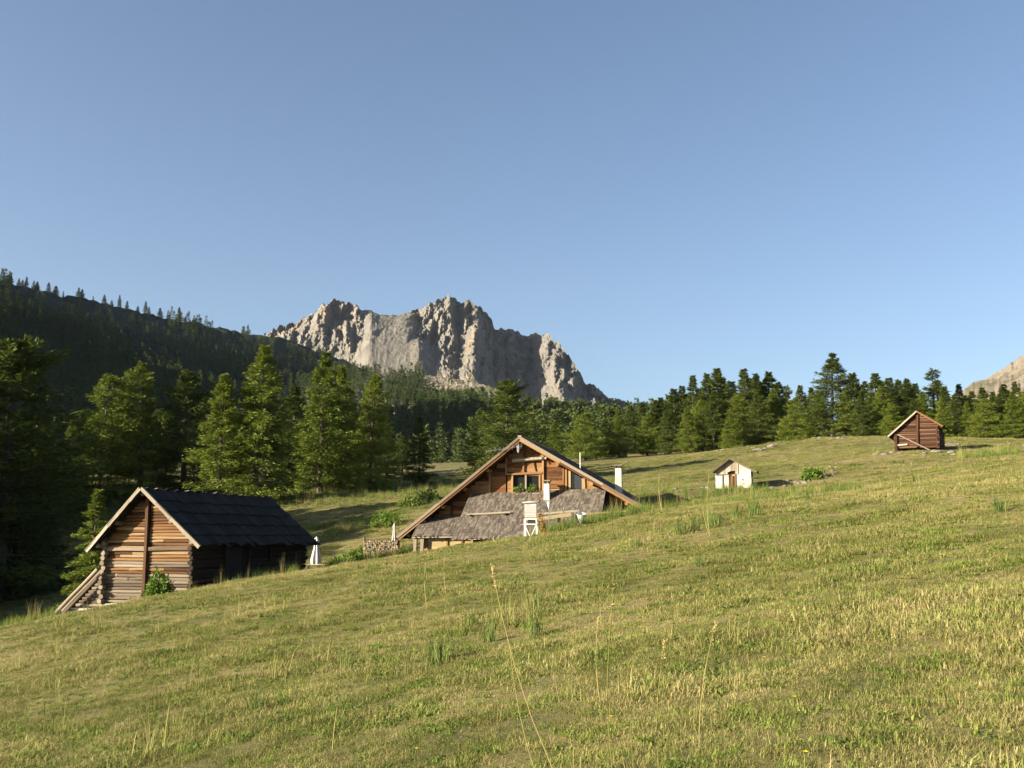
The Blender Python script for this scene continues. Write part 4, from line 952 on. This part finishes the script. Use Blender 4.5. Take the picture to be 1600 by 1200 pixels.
# ------------------------------------------------------------------ things round the chalet
def leafy(name, seed, rx, ry, rz, n, ln, wd, mat, label, cat, loc, group=None, stems=6):
    r = np.random.default_rng(seed); root = empty(name, loc); tag(root, label, cat, group)
    d = unit(r.normal(0, 1, (n, 3))); d[:, 2] = np.abs(d[:, 2]); q = r.random(n) ** 0.45
    lump = 1 + 0.28 * np.sin(d[:, 0] * 5 + seed) * np.cos(d[:, 1] * 4 + seed * 2)
    b = d * (q * lump)[:, None] * np.array([rx, ry, rz]); dd = unit(d + r.normal(0, .8, (n, 3))); sd_ = unit(np.cross(dd, r.normal(0, 1, (n, 3))))
    v, f = kites(b, dd, sd_, ln * r.uniform(.6, 1.4, n), wd * r.uniform(.6, 1.4, n))
    link('foliage', mesh_np('foliage', v, f, np.clip(r.normal(.5, .25, n), 0, 1)), root, MAT[mat])
    mb = MB()
    for k in range(stems):
        a = 2 * math.pi * k / stems; mb.tube([(0.05 * math.cos(a), .05 * math.sin(a), -.08), (rx * .5 * math.cos(a), ry * .5 * math.sin(a), rz * .75)], [.018, .006], 4)
    mb.build('stem', MAT['bark'], root); return root
g = G(256, 46.0); leafy('bush', 5, .62, .55, 1.18, 1500, .17, .09, 'bush_leaf', 'fresh green bush against the log barn gable', 'bush', (g.x, g.y, g.z))
g = G(1272, 74); leafy('bush', 8, .85, .6, .85, 1100, .2, .11, 'bush_leaf', 'bright green bush growing from the stone heap beside the white hut', 'bush', (g.x, g.y, g.z))
for k, (px, d, s, lab) in enumerate([(556, 64, .9, 'leafy green bush at the foot of the firewood stack'), (535, 64.5, .8, 'low leafy bush between the parasol bench and the firewood stack'), (580, 66, .9, 'bush on the slope just behind the firewood stack'), (605, 76, 1.3, 'tall leafy bush on the meadow behind the chalet eave'), (640, 88, 1.2, 'bush on the bank above the chalet eave'), (668, 92, 1.3, 'darker bush uphill of the chalet left rake'), (476, 104, 1.2, 'pale bush on the bank just right of the barn roof')]):
    g = G(px, d); leafy('bush', 20 + k, s, s * .8, s * .75, 700, .2, .12, 'bush_leaf' if k < 4 else 'lush', lab, 'bush', (g.x, g.y, g.z))

def in_chalet(u, v, zr):
    c, s = math.cos(-.24), math.sin(-.24); return Vector((CHA[0] + u * c - v * s, CHA[1] + u * s + v * c, CHA[2] + zr))
for k, (u, nm) in enumerate(((-.22, 'left'), (.60, 'right'))):
    p = in_chalet(u, .78, -3.16); root = leafy('window_plant', 50 + k, .30, .14, .36, 260, .12, .06, 'bush_leaf', ('green plant in the left half of the chalet window' if k == 0 else 'green plant in the right half of the chalet window'), 'plant', tuple(p), stems=3)
    mb = MB(); mb.box(-.30, .30, -.09, .09, -.03, .10); b = mb.build('trough', MAT['hut_log'], root); b.rotation_euler = (0, 0, -.24)

def firewood():
    g = G(598, 65.5); R = empty('firewood_stack', (g.x, g.y, g.z - .05), -.10); tag(R, 'stack of split firewood between upright stakes left of the chalet', 'firewood')
    z = .1; k = 0
    while z < 1.0:
        x = -1.06 + random.uniform(0, .06)
        while x < 1.06:
            r = random.uniform(.048, .078)
            o = piece('log', R, (x, -.22 + random.uniform(-.05, .03), z + random.uniform(-.02, .02)), (x + random.uniform(-.02, .02), .25, z), r, r, 'firewood', 'log'); x += r * 2.02
        z += .118
    for x in (-1.12, 1.10): piece('stake', R, (x, 0, -.1), (x, 0, 1.22), .07, .07, 'grey_log', 'log')
    piece('rail', R, (-1.15, .05, .03), (1.12, .05, .03), .08, .06, 'grey_log'); piece('rail', R, (-1.1, -.02, 1.06), (1.15, -.02, 1.08), .3, .03, 'dark_board')
firewood()
def parasol(px, d, h, label, r=.24):
    g = G(px, d); R = empty('closed_parasol', (g.x, g.y, g.z)); tag(R, label, 'parasol', 'closed parasols')
    mb = MB(); mb.tube([(0, 0, -.1), (0, 0, h)], .025, 6); mb.build('pole', MAT['white_paint'], R)
    n = 16; vs = []; fs = []
    prof = [(.10 * h, .92), (.25 * h, 1.0), (.45 * h, .74), (.62 * h, .50), (.78 * h, .42), (.86 * h, .52), (.93 * h, .36), (1.0 * h, .04)]
    for j, (zz, rr) in enumerate(prof):
        for i in range(n): a = 2 * math.pi * i / n; q = rr * r * (1.0 if i % 2 else .66); vs.append((q * math.cos(a), q * math.sin(a), zz))
    fs = [(j * n + i, j * n + (i + 1) % n, (j + 1) * n + (i + 1) % n, (j + 1) * n + i) for j in range(len(prof) - 1) for i in range(n)]
    link('canopy', mesh_np('canopy', vs, fs), R, MAT['parasol_cloth'])
    mb = MB(); mb.box(-.2, .2, -.2, .2, -.06, .05); mb.build('base', MAT['boulder'], R)
parasol(497, 68, W(497, 838, 68)[2] - G(497, 68).z, 'closed white parasol behind the bench beside the log barn', .38)
parasol(617, 66.5, W(617, 817, 66.5)[2] - G(617, 66.5).z, 'closed white parasol at the chalet eave by the firewood', .20)
def bench():
    g = G(497, 66.5); R = empty('wooden_bench', (g.x, g.y, g.z), -.15); tag(R, 'long pale wooden bench in front of the closed parasol', 'bench')
    H = W(497, 884, 66.5)[2] - g.z; H = max(.42, H)
    for k in range(2): piece('seat_plank', R, (-.85, -.1 + k * .2, H), (.85, -.1 + k * .2, H + .02), .19, .05, 'pale_timber')
    for x in (-.5, .62):
        for y in (-.12, .12): piece('leg', R, (x, y, -.1), (x, y, H - .03), .06, .06, 'pale_timber', up=(0, 1, 0))
    piece('stretcher', R, (-.5, 0, .16), (.62, 0, .16), .05, .05, 'pale_timber')
bench()
def weather_screen():
    g = G(829.5, 47); R = empty('weather_screen', (g.x, g.y, g.z), -.12); tag(R, 'white louvred weather instrument box on braced legs before the chalet', 'instrument box')
    T = W(829.5, 783, 47)[2] - g.z; s = T / 1.6
    for x in (-.27, .27):
        for y in (-.22, .22): piece('leg', R, (x, y, -.15), (x, y, .80 * s), .06, .06, 'white_leg', up=(0, 1, 0))
    mb = MB(); mb.box(-.25, .25, -.2, .2, .86 * s, 1.48 * s); b = mb.build('box', MAT['white_paint'], R)
    for k in range(8): piece('slat', b, (-.27, -.225, (.90 + k * .072) * s), (.27, -.225, (.90 + k * .072) * s), .03, .055 * s, 'white_leg', up=(0, -.5, .85))
    piece('roof', R, (-.36, 0, 1.53 * s), (.36, 0, 1.57 * s), .62, .05, 'white_leg')
    piece('rail', R, (-.27, -.22, .80 * s), (.27, -.22, .80 * s), .05, .07, 'white_leg'); piece('rail', R, (-.27, -.22, .57 * s), (.27, -.22, .57 * s), .05, .05, 'white_leg')
    for a, b_ in ((-.25, .22), (.25, -.22)): piece('brace', R, (a, -.24, .52 * s), (a * .1, -.24, .02), .04, .03, 'white_leg', up=(0, -1, 0))
    mb = MB(); mb.box(-.12, .20, -.18, -.02, .60 * s, .76 * s); mb.build('instrument', MAT['dark_metal'], R)
MAT['white_leg'] = MAT['white_paint']
weather_screen()
def gauge():
    g = G(857.5, 49); R = empty('rain_gauge', (g.x, g.y, g.z)); tag(R, 'white funnel on a thin pole just right of the instrument box', 'rain gauge')
    T = W(857.5, 784, 49)[2] - g.z
    mb = MB(); mb.tube([(0, 0, -.1), (0, 0, T - .3)], .018, 6); mb.build('pole', MAT['metal'], R)
    mb = MB(); mb.tube([(0, 0, T - .34), (0, 0, T - .2), (0, 0, T - .1), (0, 0, T)], [.02, .06, .085, .095], 10); mb.build('funnel', MAT['white_paint'], R)
gauge()
def bucket():
    g = G(909, 49.5); R = empty('white_bucket', (g.x, g.y, g.z + .12)); tag(R, 'white bucket lying in the grass right of the instrument box', 'bucket'); R.rotation_euler = (rad(12), rad(-10), .4)
    n = 14; vs = []; prof = [(0, .14), (.02, .15), (.40, .21), (.42, .235), (.45, .235), (.45, .20), (.06, .13)]
    for zz, rr in prof:
        for i in range(n): vs.append((rr * math.cos(2 * math.pi * i / n), rr * math.sin(2 * math.pi * i / n), zz))
    fs = [(j * n + i, j * n + (i + 1) % n, (j + 1) * n + (i + 1) % n, (j + 1) * n + i) for j in range(len(prof) - 1) for i in range(n)] + [tuple(range(n))[::-1], tuple(range(6 * n, 7 * n))]
    link('body', mesh_np('body', vs, fs), R, MAT['white_paint'])
    mb = MB(); mb.tube([(.235 * math.cos(t), -.02, .43 + .20 * math.sin(t)) for t in np.linspace(0, math.pi, 9)], .008, 4); mb.build('handle', MAT['metal'], R)
bucket()
# pale rails and slabs of the trough in front of the skirt roof
def trough():
    g = G(885, 50.5); R = empty('wooden_trough', (g.x, g.y, g.z), .02); tag(R, 'low pale plank trough half hidden in grass before the chalet', 'trough')
    zt = W(885, 803, 50.5)[2] - g.z; zl = W(850, 818, 50.5)[2] - g.z
    piece('plank', R, (-1.55, .1, zt - .02), (.55, .1, zt + .16), .10, .09, 'pale_timber'); piece('plank', R, (-1.55, -.28, zt - .28), (.2, -.28, zt - .02), .10, .16, 'cream_board')
    piece('plank', R, (.5, .0, zt - .04), (3.1, -.1, zt + .16), .12, .08, 'cream_board')
    for x in (-1.4, -.4, .5): piece('post', R, (x, -.1, -.3), (x, -.1, zt - .02), .08, .08, 'grey_log', 'log', up=(0, 1, 0))
    mb = MB(); mb.tube([(-.15, .05, zt), (-.15, .05, zt + .32), (-.05, .05, zt + .38), (.08, .05, zt + .30)], .02, 6); mb.tube([(.6, .05, zt), (.6, .05, zt + .25), (.42, .05, zt + .28)], .018, 6); mb.build('tap_pipe', MAT['metal'], R)
trough()
g = G(846, 43.5)
def dried_dock():
    R = empty('dried_dock', (g.x, g.y, g.z)); tag(R, 'rust brown dried dock plant standing below the instrument box', 'plant')
    mb = MB(); r = random.Random(4)
    stems = [((0, 0, -.05), (.02, 0, .5), (-.05, 0, 1.05)), ((.03, 0, -.05), (.10, .02, .35), (.08, 0, .75))]
    for s_ in stems: mb.tube(s_, [.014, .010, .005], 5)
    mb.build('stem', MAT['straw'], R)
    B = []
    for s_ in stems:
        for k in range(170):
            t = r.uniform(.35, 1.0); i = 0 if t < .5 else 1; q = (t - .5 * i) / .5; a = Vector(s_[i]).lerp(Vector(s_[i + 1]), q); B.append(tuple(a + Vector((r.gauss(0, .055), r.gauss(0, .05), r.gauss(0, .03)))))
    B = np.array(B); n = len(B); q = np.random.default_rng(3); dd = unit(q.normal(0, 1, (n, 3))); sd_ = unit(np.cross(dd, q.normal(0, 1, (n, 3))))
    v, f = kites(B, dd, sd_, q.uniform(.04, .09, n), q.uniform(.03, .06, n)); t = NT('rust_seed'); t.color(t.ramp(t.attr('tone'), [(0, (.16, .07, .015)), (1, (.42, .22, .04))])); link('seed_head', mesh_np('seed_head', v, f, q.random(n)), R, t.m)
dried_dock()

# ------------------------------------------------------------------ rocks
def rock(px, d, s, label, group, k, flat=.5, sink=.55):
    d += random.uniform(-1.2, 1.2); s *= random.uniform(.55, 1.0); p = G(px, d); o = link('rock', rock_mesh(k % 7), None, None, (p.x, p.y, p.z + s * flat * (1 - sink) - s * flat * .35)); o.scale = (s * random.uniform(.9, 1.5), s, s * flat); o.rotation_euler = (random.uniform(-.2, .2), random.uniform(-.2, .2), random.random() * 6.28); tag(o, label, 'rock', group)
RG = [('rubble round the foot of the small log hut', [(1385, 82, .42), (1400, 82.5, .30), (1408, 82.2, .34), (1416, 82, .28), (1424, 81.5, .2), (1443, 81, .34), (1452, 81.5, .42), (1462, 82, .46), (1472, 81.8, .44), (1480, 81.4, .36), (1487, 81, .42), (1497, 81, .3), (1506, 81.5, .38), (1450, 79.5, .22), (1475, 80, .28), (1492, 79.5, .25), (1378, 84, .45)]),
      ('stones of the heap beside the white hut', [(1234, 74, .4), (1242, 74.5, .42), (1250, 74, .35), (1240, 73, .3), (1252, 73, .36), (1262, 73, .34), (1272, 72.6, .3), (1281, 73.2, .38), (1290, 74, .4), (1296, 75, .42), (1302, 76, .35), (1306, 77, .34), (1222, 73, .32), (1212, 72.6, .3), (1204, 72.4, .28), (1298, 73.5, .3), (1312, 79, .36), (1300, 80, .32)]),
      ('pale stones on the pasture left of the white hut', [(1056, 76, .40), (1066, 76.3, .30), (1074, 76.2, .26), (1098, 75, .24), (1106, 73.5, .32), (1100, 72, .2)]),
      ('boulders at the foot of the hilltop forest', [(1185, 118, .65), (1198, 119, .55), (1206, 120, .7), (1215, 121, .5), (1176, 121, .4), (1130, 128, .5), (1118, 128, .4), (1303, 121, .45), (1313, 121, .5), (1322, 121.5, .4), (1288, 126, .55), (1278, 127, .5), (1490, 97, .55), (1500, 97.5, .4), (1585, 92, .4), (1222, 135, .6), (1168, 134, .5)]),
      ('stones lying in the shaded hollow by the barn', [(36, 78, .35), (57, 72, .32), (76, 69, .3), (20, 66, .28), (62, 63, .25), (120, 62, .22), (10, 74, .3), (86, 80, .35)])]
for gname, L in RG:
    for k, (px, d, s) in enumerate(sorted((px + random.uniform(-4, 4), d, s) for px, d, s in L)):
        rock(px, d, s, '%s from the left of the %s' % (ORD[k], gname), gname, k)
rock(78, 37, .30, 'flat grey stone in the turf below the barn lean-to', None, 3, .3)

# ------------------------------------------------------------------ meadow growth
def blades(seed, n, rad_, h0, h1, wid, lean, mat, clump=1.0, tone0=0.0, tone1=1.0, seg=3):
    r = np.random.default_rng(seed); a = r.random(n) * 6.283; q = np.sqrt(r.random(n)) * rad_
    base = np.stack([q * np.cos(a), q * np.sin(a), -0.02 + 0 * q], 1); h = r.uniform(h0, h1, n); az = r.random(n) * 6.283
    ln = np.abs(r.normal(0, lean, n)) + .05; d = np.stack([np.cos(az), np.sin(az), 0 * az], 1); s = np.stack([-np.sin(az + r.normal(0, .6, n)), np.cos(az), 0 * az], 1); w = wid * r.uniform(.6, 1.3, n)
    mid = base + d * (h * ln * .35)[:, None] + np.array([0, 0, 1]) * (h * .55)[:, None]
    tip = base + d * (h * ln)[:, None] + np.array([0, 0, 1]) * (h * np.clip(1 - .35 * ln, .35, 1))[:, None]
    S_ = s * (w / 2)[:, None]
    v = np.stack([base - S_, base + S_, mid + S_ * .8, mid - S_ * .8, tip], 1).reshape(-1, 3); i = np.arange(n)[:, None] * 5
    f = (i + np.array([[0, 1, 2, 3]])).tolist() + (i + np.array([[3, 2, 4]])).tolist()
    t = r.uniform(tone0, tone1, n); me = mesh_np('tuft', v, f, np.concatenate([t, t])); me.materials.append(MAT[mat]); return me
def dry(x, y):
    return np.clip(0.5 + fbm(x / 9.0, y / 9.0, 21, 3) * .8 + fbm(x / 2.2, y / 2.2, 22, 3) * .6, 0, 1)
def ring_points(seed, bands):
    r = np.random.default_rng(seed); out = []
    for d0, d1, dens in bands:
        hw = 0.95 if d1 <= 16 else 0.70
        A = hw * (d1 ** 2 - d0 ** 2); n = int(A * dens); d = np.sqrt(r.uniform(d0 ** 2, d1 ** 2, n)); x = r.uniform(-hw, hw, n) * d; out.append(np.stack([x, d], 1))
    return np.concatenate(out), r
# footprints where no turf grows
def clear(P):
    keep = np.ones(len(P), bool)
    for (ax, ay, yaw, u0, u1, v0, v1) in ((-17.57, 48.68, -.28, -4.2, 3.0, .3, 12), (.4515, 60, -.24, -6.4, 6.6, -1.0, 10), (33.31, 84, -.5, -1.8, 1.7, .2, 4.6), (15.305, 72, -.3, -1.1, 1.45, .2, 2.7)):
        dx = P[:, 0] - ax; dy = P[:, 1] - ay; u = dx * math.cos(yaw) + dy * math.sin(yaw); v = -dx * math.sin(yaw) + dy * math.cos(yaw); keep &= ~((u > u0) & (u < u1) & (v > v0) & (v < v1))
    return keep
def sow(name, label, bands, meshes, seed, weight=None, s0=.8, s1=1.25, grow=0.0):
    P, r = ring_points(seed, bands); k = clear(P)
    if weight is not None: k &= r.random(len(P)) < weight(P[:, 0], P[:, 1])
    P = P[k]; z = ground(P[:, 0], P[:, 1]); n = len(P); d = np.hypot(P[:, 0], P[:, 1])
    scatter(name, label, 'grass', np.column_stack([P, z]), r.random(n) * 6.283, r.uniform(s0, s1, n) * (0.72 + 0.75 * smooth(.3, .8, .5 + fbm(P[:, 0] / 1.6, P[:, 1] / 1.6, 61, 2))) * (1 + grow * smooth(15, 70, d)), r.integers(0, len(meshes), n), meshes, None)
    return n
c1 = sow('turf_grass', 'short green pasture grass covering the whole slope', [(2.5, 9, 50), (9, 16, 38), (16, 28, 22), (28, 45, 12), (45, 70, 7), (70, 130, 3.2)],
    [blades(900 + k, 300, .26, .025, .075, .0050, 1.5, 'blade', 1, .0, 1.0) for k in range(5)] + [blades(910 + k, 130, .18, .025, .085, .0075, 1.0, 'lush', 1, .1, .9) for k in range(2)] + [blades(915 + k, 60, .16, .03, .07, .022, 1.6, 'lush', 1, .0, 1.0) for k in range(2)], 31, None, .8, 1.3, .40)
c2 = sow('straw_grass', 'dry straw coloured grass stems among the green turf', [(2.5, 9, 16), (9, 16, 13), (16, 28, 9), (28, 45, 5), (45, 75, 2.4), (75, 125, .8)],
    [blades(930 + k, 46, .24, .05, .15, .0028, .80, 'straw', 1, .1, 1.0) for k in range(4)], 33, lambda x, y: .07 + .85 * smooth(.48, .85, dry(x, y)) * (.35 + .65 * smooth(8, 22, np.hypot(x, y))), .7, 1.25, .5)
c3 = sow('tall_grass', 'tall loose grass stems swaying above the turf', [(4, 16, .5), (16, 30, .5), (30, 60, .7), (60, 125, .25)],
    [blades(950 + k, 16, .14, .18, .46, .006, .35, 'blade', 1, .3, 1.0) for k in range(4)], 35, lambda x, y: smooth(.55, .9, dry(x + 40, y)), .8, 1.3)
print('tufts', c1, c2, c3)
# lush belts: by the chalet and the white hut, at the left brow, right of the hut
def belt(name, label, spots, meshes, seed):
    r = np.random.default_rng(seed); P = []
    for px0, px1, d0, d1, n in spots:
        d = r.uniform(d0, d1, n); px = r.uniform(px0, px1, n); P += [(X(p, q), q) for p, q in zip(px, d)]
    P = np.array(P); P = P[clear(P)]; z = ground(P[:, 0], P[:, 1]); n = len(P)
    scatter(name, label, 'grass', np.column_stack([P, z]), r.random(n) * 6.283, r.uniform(.7, 1.3, n), r.integers(0, len(meshes), n), meshes, None)
belt('meadow_grass', 'tall green meadow grass in belts round the chalet and huts', [(835, 1010, 48, 52, 170), (980, 1090, 50, 54, 110), (1090, 1340, 54, 58, 190), (1090, 1200, 67, 71, 60), (1500, 1595, 74, 80, 110), (-40, 100, 40, 45, 80), (330, 470, 48, 52, 60), (440, 640, 74, 84, 160), (430, 720, 98, 118, 420), (500, 640, 60, 66, 150), (640, 760, 88, 112, 120), (940, 1080, 66, 80, 110)],
    [blades(970 + k, 46, .22, .22, .62, .011, .35, 'lush', 1, .1, 1.0) for k in range(3)] + [blades(980 + k, 36, .20, .30, .75, .009, .30, 'spike', 1, .2, 1.0) for k in range(2)] + [blades(985, 10, .2, .6, 1.15, .006, .18, 'straw', 1, .0, .6)], 41)
# spiky tussocks one can tell apart
TUS = [blades(990 + k, 46, .13, .20, .46, .013, .40, 'spike', 1, .1, .9) for k in range(4)]
TL = [(1062, 31.5, 1.15), (1082, 31.8, 1.05), (1110, 32.5, 1.1), (1120, 33.5, .9), (1150, 35.5, 1.0), (1178, 35, 1.2), (1433, 52, 1.2), (1345, 53, 1.0), (690, 15.5, .9), (768, 17.5, .85), (836, 17.0, .8), (738, 20, .7), (835, 21, .8), (992, 30, .7), (1176, 38, .9), (1260, 40, .8), (548, 16.5, .6), (1090, 23, .6), (415, 13.5, .6), (1560, 24, .8)]
for k, (px, d, s) in enumerate(sorted(TL)):
    p = G(px, d); o = link('tussock', TUS[k % 4], None, None, (p.x, p.y, p.z)); o.scale = (s * 1.45, s * 1.45, s * 1.6); o.rotation_euler = (0, 0, k * 1.7); tag(o, '%s spiky blue green tussock from the left on the open slope' % ORD[k], 'tussock', 'spiky tussocks')
# tall single stalks close to the camera
def stalk(px_t, py_t, px_b, py_b, d, head, label, mat='straw', r0=.0045):
    b = W(px_b, py_b, d); gzb = gz(b[0], d); b[2] = gzb - .02; t = Vector(W(px_t, py_t, d)); b = Vector(b)
    R = empty('grass_stalk', tuple(b)); tag(R, label, 'grass stalk', 'tall grass stalks')
    e = t - b; side = Vector((-e.z, 0, e.x)).normalized() * e.length * .04
    pts = [tuple(e * q + side * math.sin(q * 3.14)) for q in (0, .2, .4, .6, .8, 1.0)]
    mb = MB(); mb.tube(pts, [r0, r0, r0 * .9, r0 * .8, r0 * .65, r0 * .5], 5, .5); mb.build('stem', MAT[mat], R)
    if head:
        q = np.random.default_rng(int(px_t)); n = 70; hl = head; ax = (Vector(pts[-1]) - Vector(pts[-2])).normalized()
        tt = q.random(n); base = np.array([tuple(Vector(pts[-1]) - ax * hl * (1 - k)) for k in tt]) + q.normal(0, .005, (n, 3)); dd = unit(np.array(ax)[None] * .8 + q.normal(0, .5, (n, 3))); sd_ = unit(np.cross(dd, q.normal(0, 1, (n, 3))))
        v, f = kites(base, dd, sd_, q.uniform(.012, .03, n), q.uniform(.004, .009, n)); link('seed_head', mesh_np('seed_head', v, f, q.random(n)), R, MAT['straw'])
for a in ((768, 884, 900, 1240, 6.2, .12, 'long leaning stalk with a pale feathery seed head in the centre', 'straw', .0036),
          (960, 915, 966, 1230, 6.0, .16, 'straight tall stalk right of the leaning feathery one', 'blade', .0042), (1040, 1000, 1030, 1200, 6.6, .12, 'thin upright stalk right of the straight tall stalk', 'blade', .004),
          (1118, 975, 1092, 1180, 7.0, .06, 'thin stalk with small rust head on the lower slope', 'straw', .0028), (935, 965, 938, 1060, 9.5, .06, 'short rusty stalk left of the straight tall stalk', 'straw', .004),
          (996, 990, 992, 1190, 6.6, 0, 'faint green stalk between the two upright stalks', 'blade', .003), (527, 1105, 525, 1190, 7.4, 0, 'pale dead stem alone in the lower left turf', 'straw', .005), (795, 1000, 860, 1200, 6.4, 0, 'bare straw stem leaning beside the feathery stalk', 'straw', .0028),
          (1108, 740, 1112, 930, 30, .3, 'tall stalk rising out of the tussocks below the white hut', 'blade', .012), (1098, 790, 1110, 900, 30.5, .2, 'stalk leaning left out of the tussocks', 'blade', .010), (1175, 745, 1176, 830, 44, .3, 'tall stalk in front of the white hut corner', 'straw', .015), (1030, 742, 1034, 800, 50, .25, 'tall stalk near the chalet right eave', 'straw', .018), (695, 870, 698, 930, 26, .12, 'thin stalk below the skirt roof', 'straw', .008), (665, 880, 668, 940, 24, .1, 'thin stalk below the chalet posts', 'straw', .008)):
    stalk(*a)
# yellow flowers
FL = NT('yellow_petal'); FL.color((.75, .58, .03)); 
def flower(px, py, d, label):
    x = X(px, d, py); p = Vector((x, d, gz(x, d))); R = empty('yellow_flower', tuple(p)); tag(R, label, 'flower', 'small yellow flowers')
    mb = MB(); mb.tube([(0, 0, 0), (.01, 0, .11)], .003, 4); mb.build('stem', MAT['lush'], R)
    mb = MB()
    for k in range(7):
        a = k * .9; c = Vector((.01, 0, .115)); e = Vector((math.cos(a), math.sin(a), .5)) * .022; s = Vector((-math.sin(a), math.cos(a), 0)) * .010; mb.add([c, c + e * .6 + s, c + e, c + e * .6 - s], [(0, 1, 2, 3)], .5)
    mb.build('blossom', FL.m, R)
for k, (px, d) in enumerate(sorted([(585, 10.5), (650, 8.5), (950, 8.2), (1248, 6.0), (1250, 11.5), (1243, 11.6), (1310, 24), (1305, 24.3), (1575, 19), (1235, 7.6), (1190, 9.5), (340, 11.5), (470, 12.0), (120, 13)])):
    flower(px, 1000, d, '%s small yellow flower from the left in the turf' % ORD[k])
# ------------------------------------------------------------------ the air
def haze():
    mb = MB(); mb.box(-2700, 2700, -950, 3700, -120, 900); me = mb.mesh('haze'); t = bpy.data.materials.new('haze'); t.use_nodes = True; n = t.node_tree.nodes; n.clear()
    v = n.new('ShaderNodeVolumePrincipled'); v.inputs['Color'].default_value = (0.66, 0.80, 1.0, 1); v.inputs['Density'].default_value = 0.00002; v.inputs['Anisotropy'].default_value = 0.2
    o = n.new('ShaderNodeOutputMaterial'); t.node_tree.links.new(v.outputs[0], o.inputs['Volume']); me.materials.append(t)
    tag(link('haze', me), 'thin blue mountain air over the valley', kind='stuff')
haze()
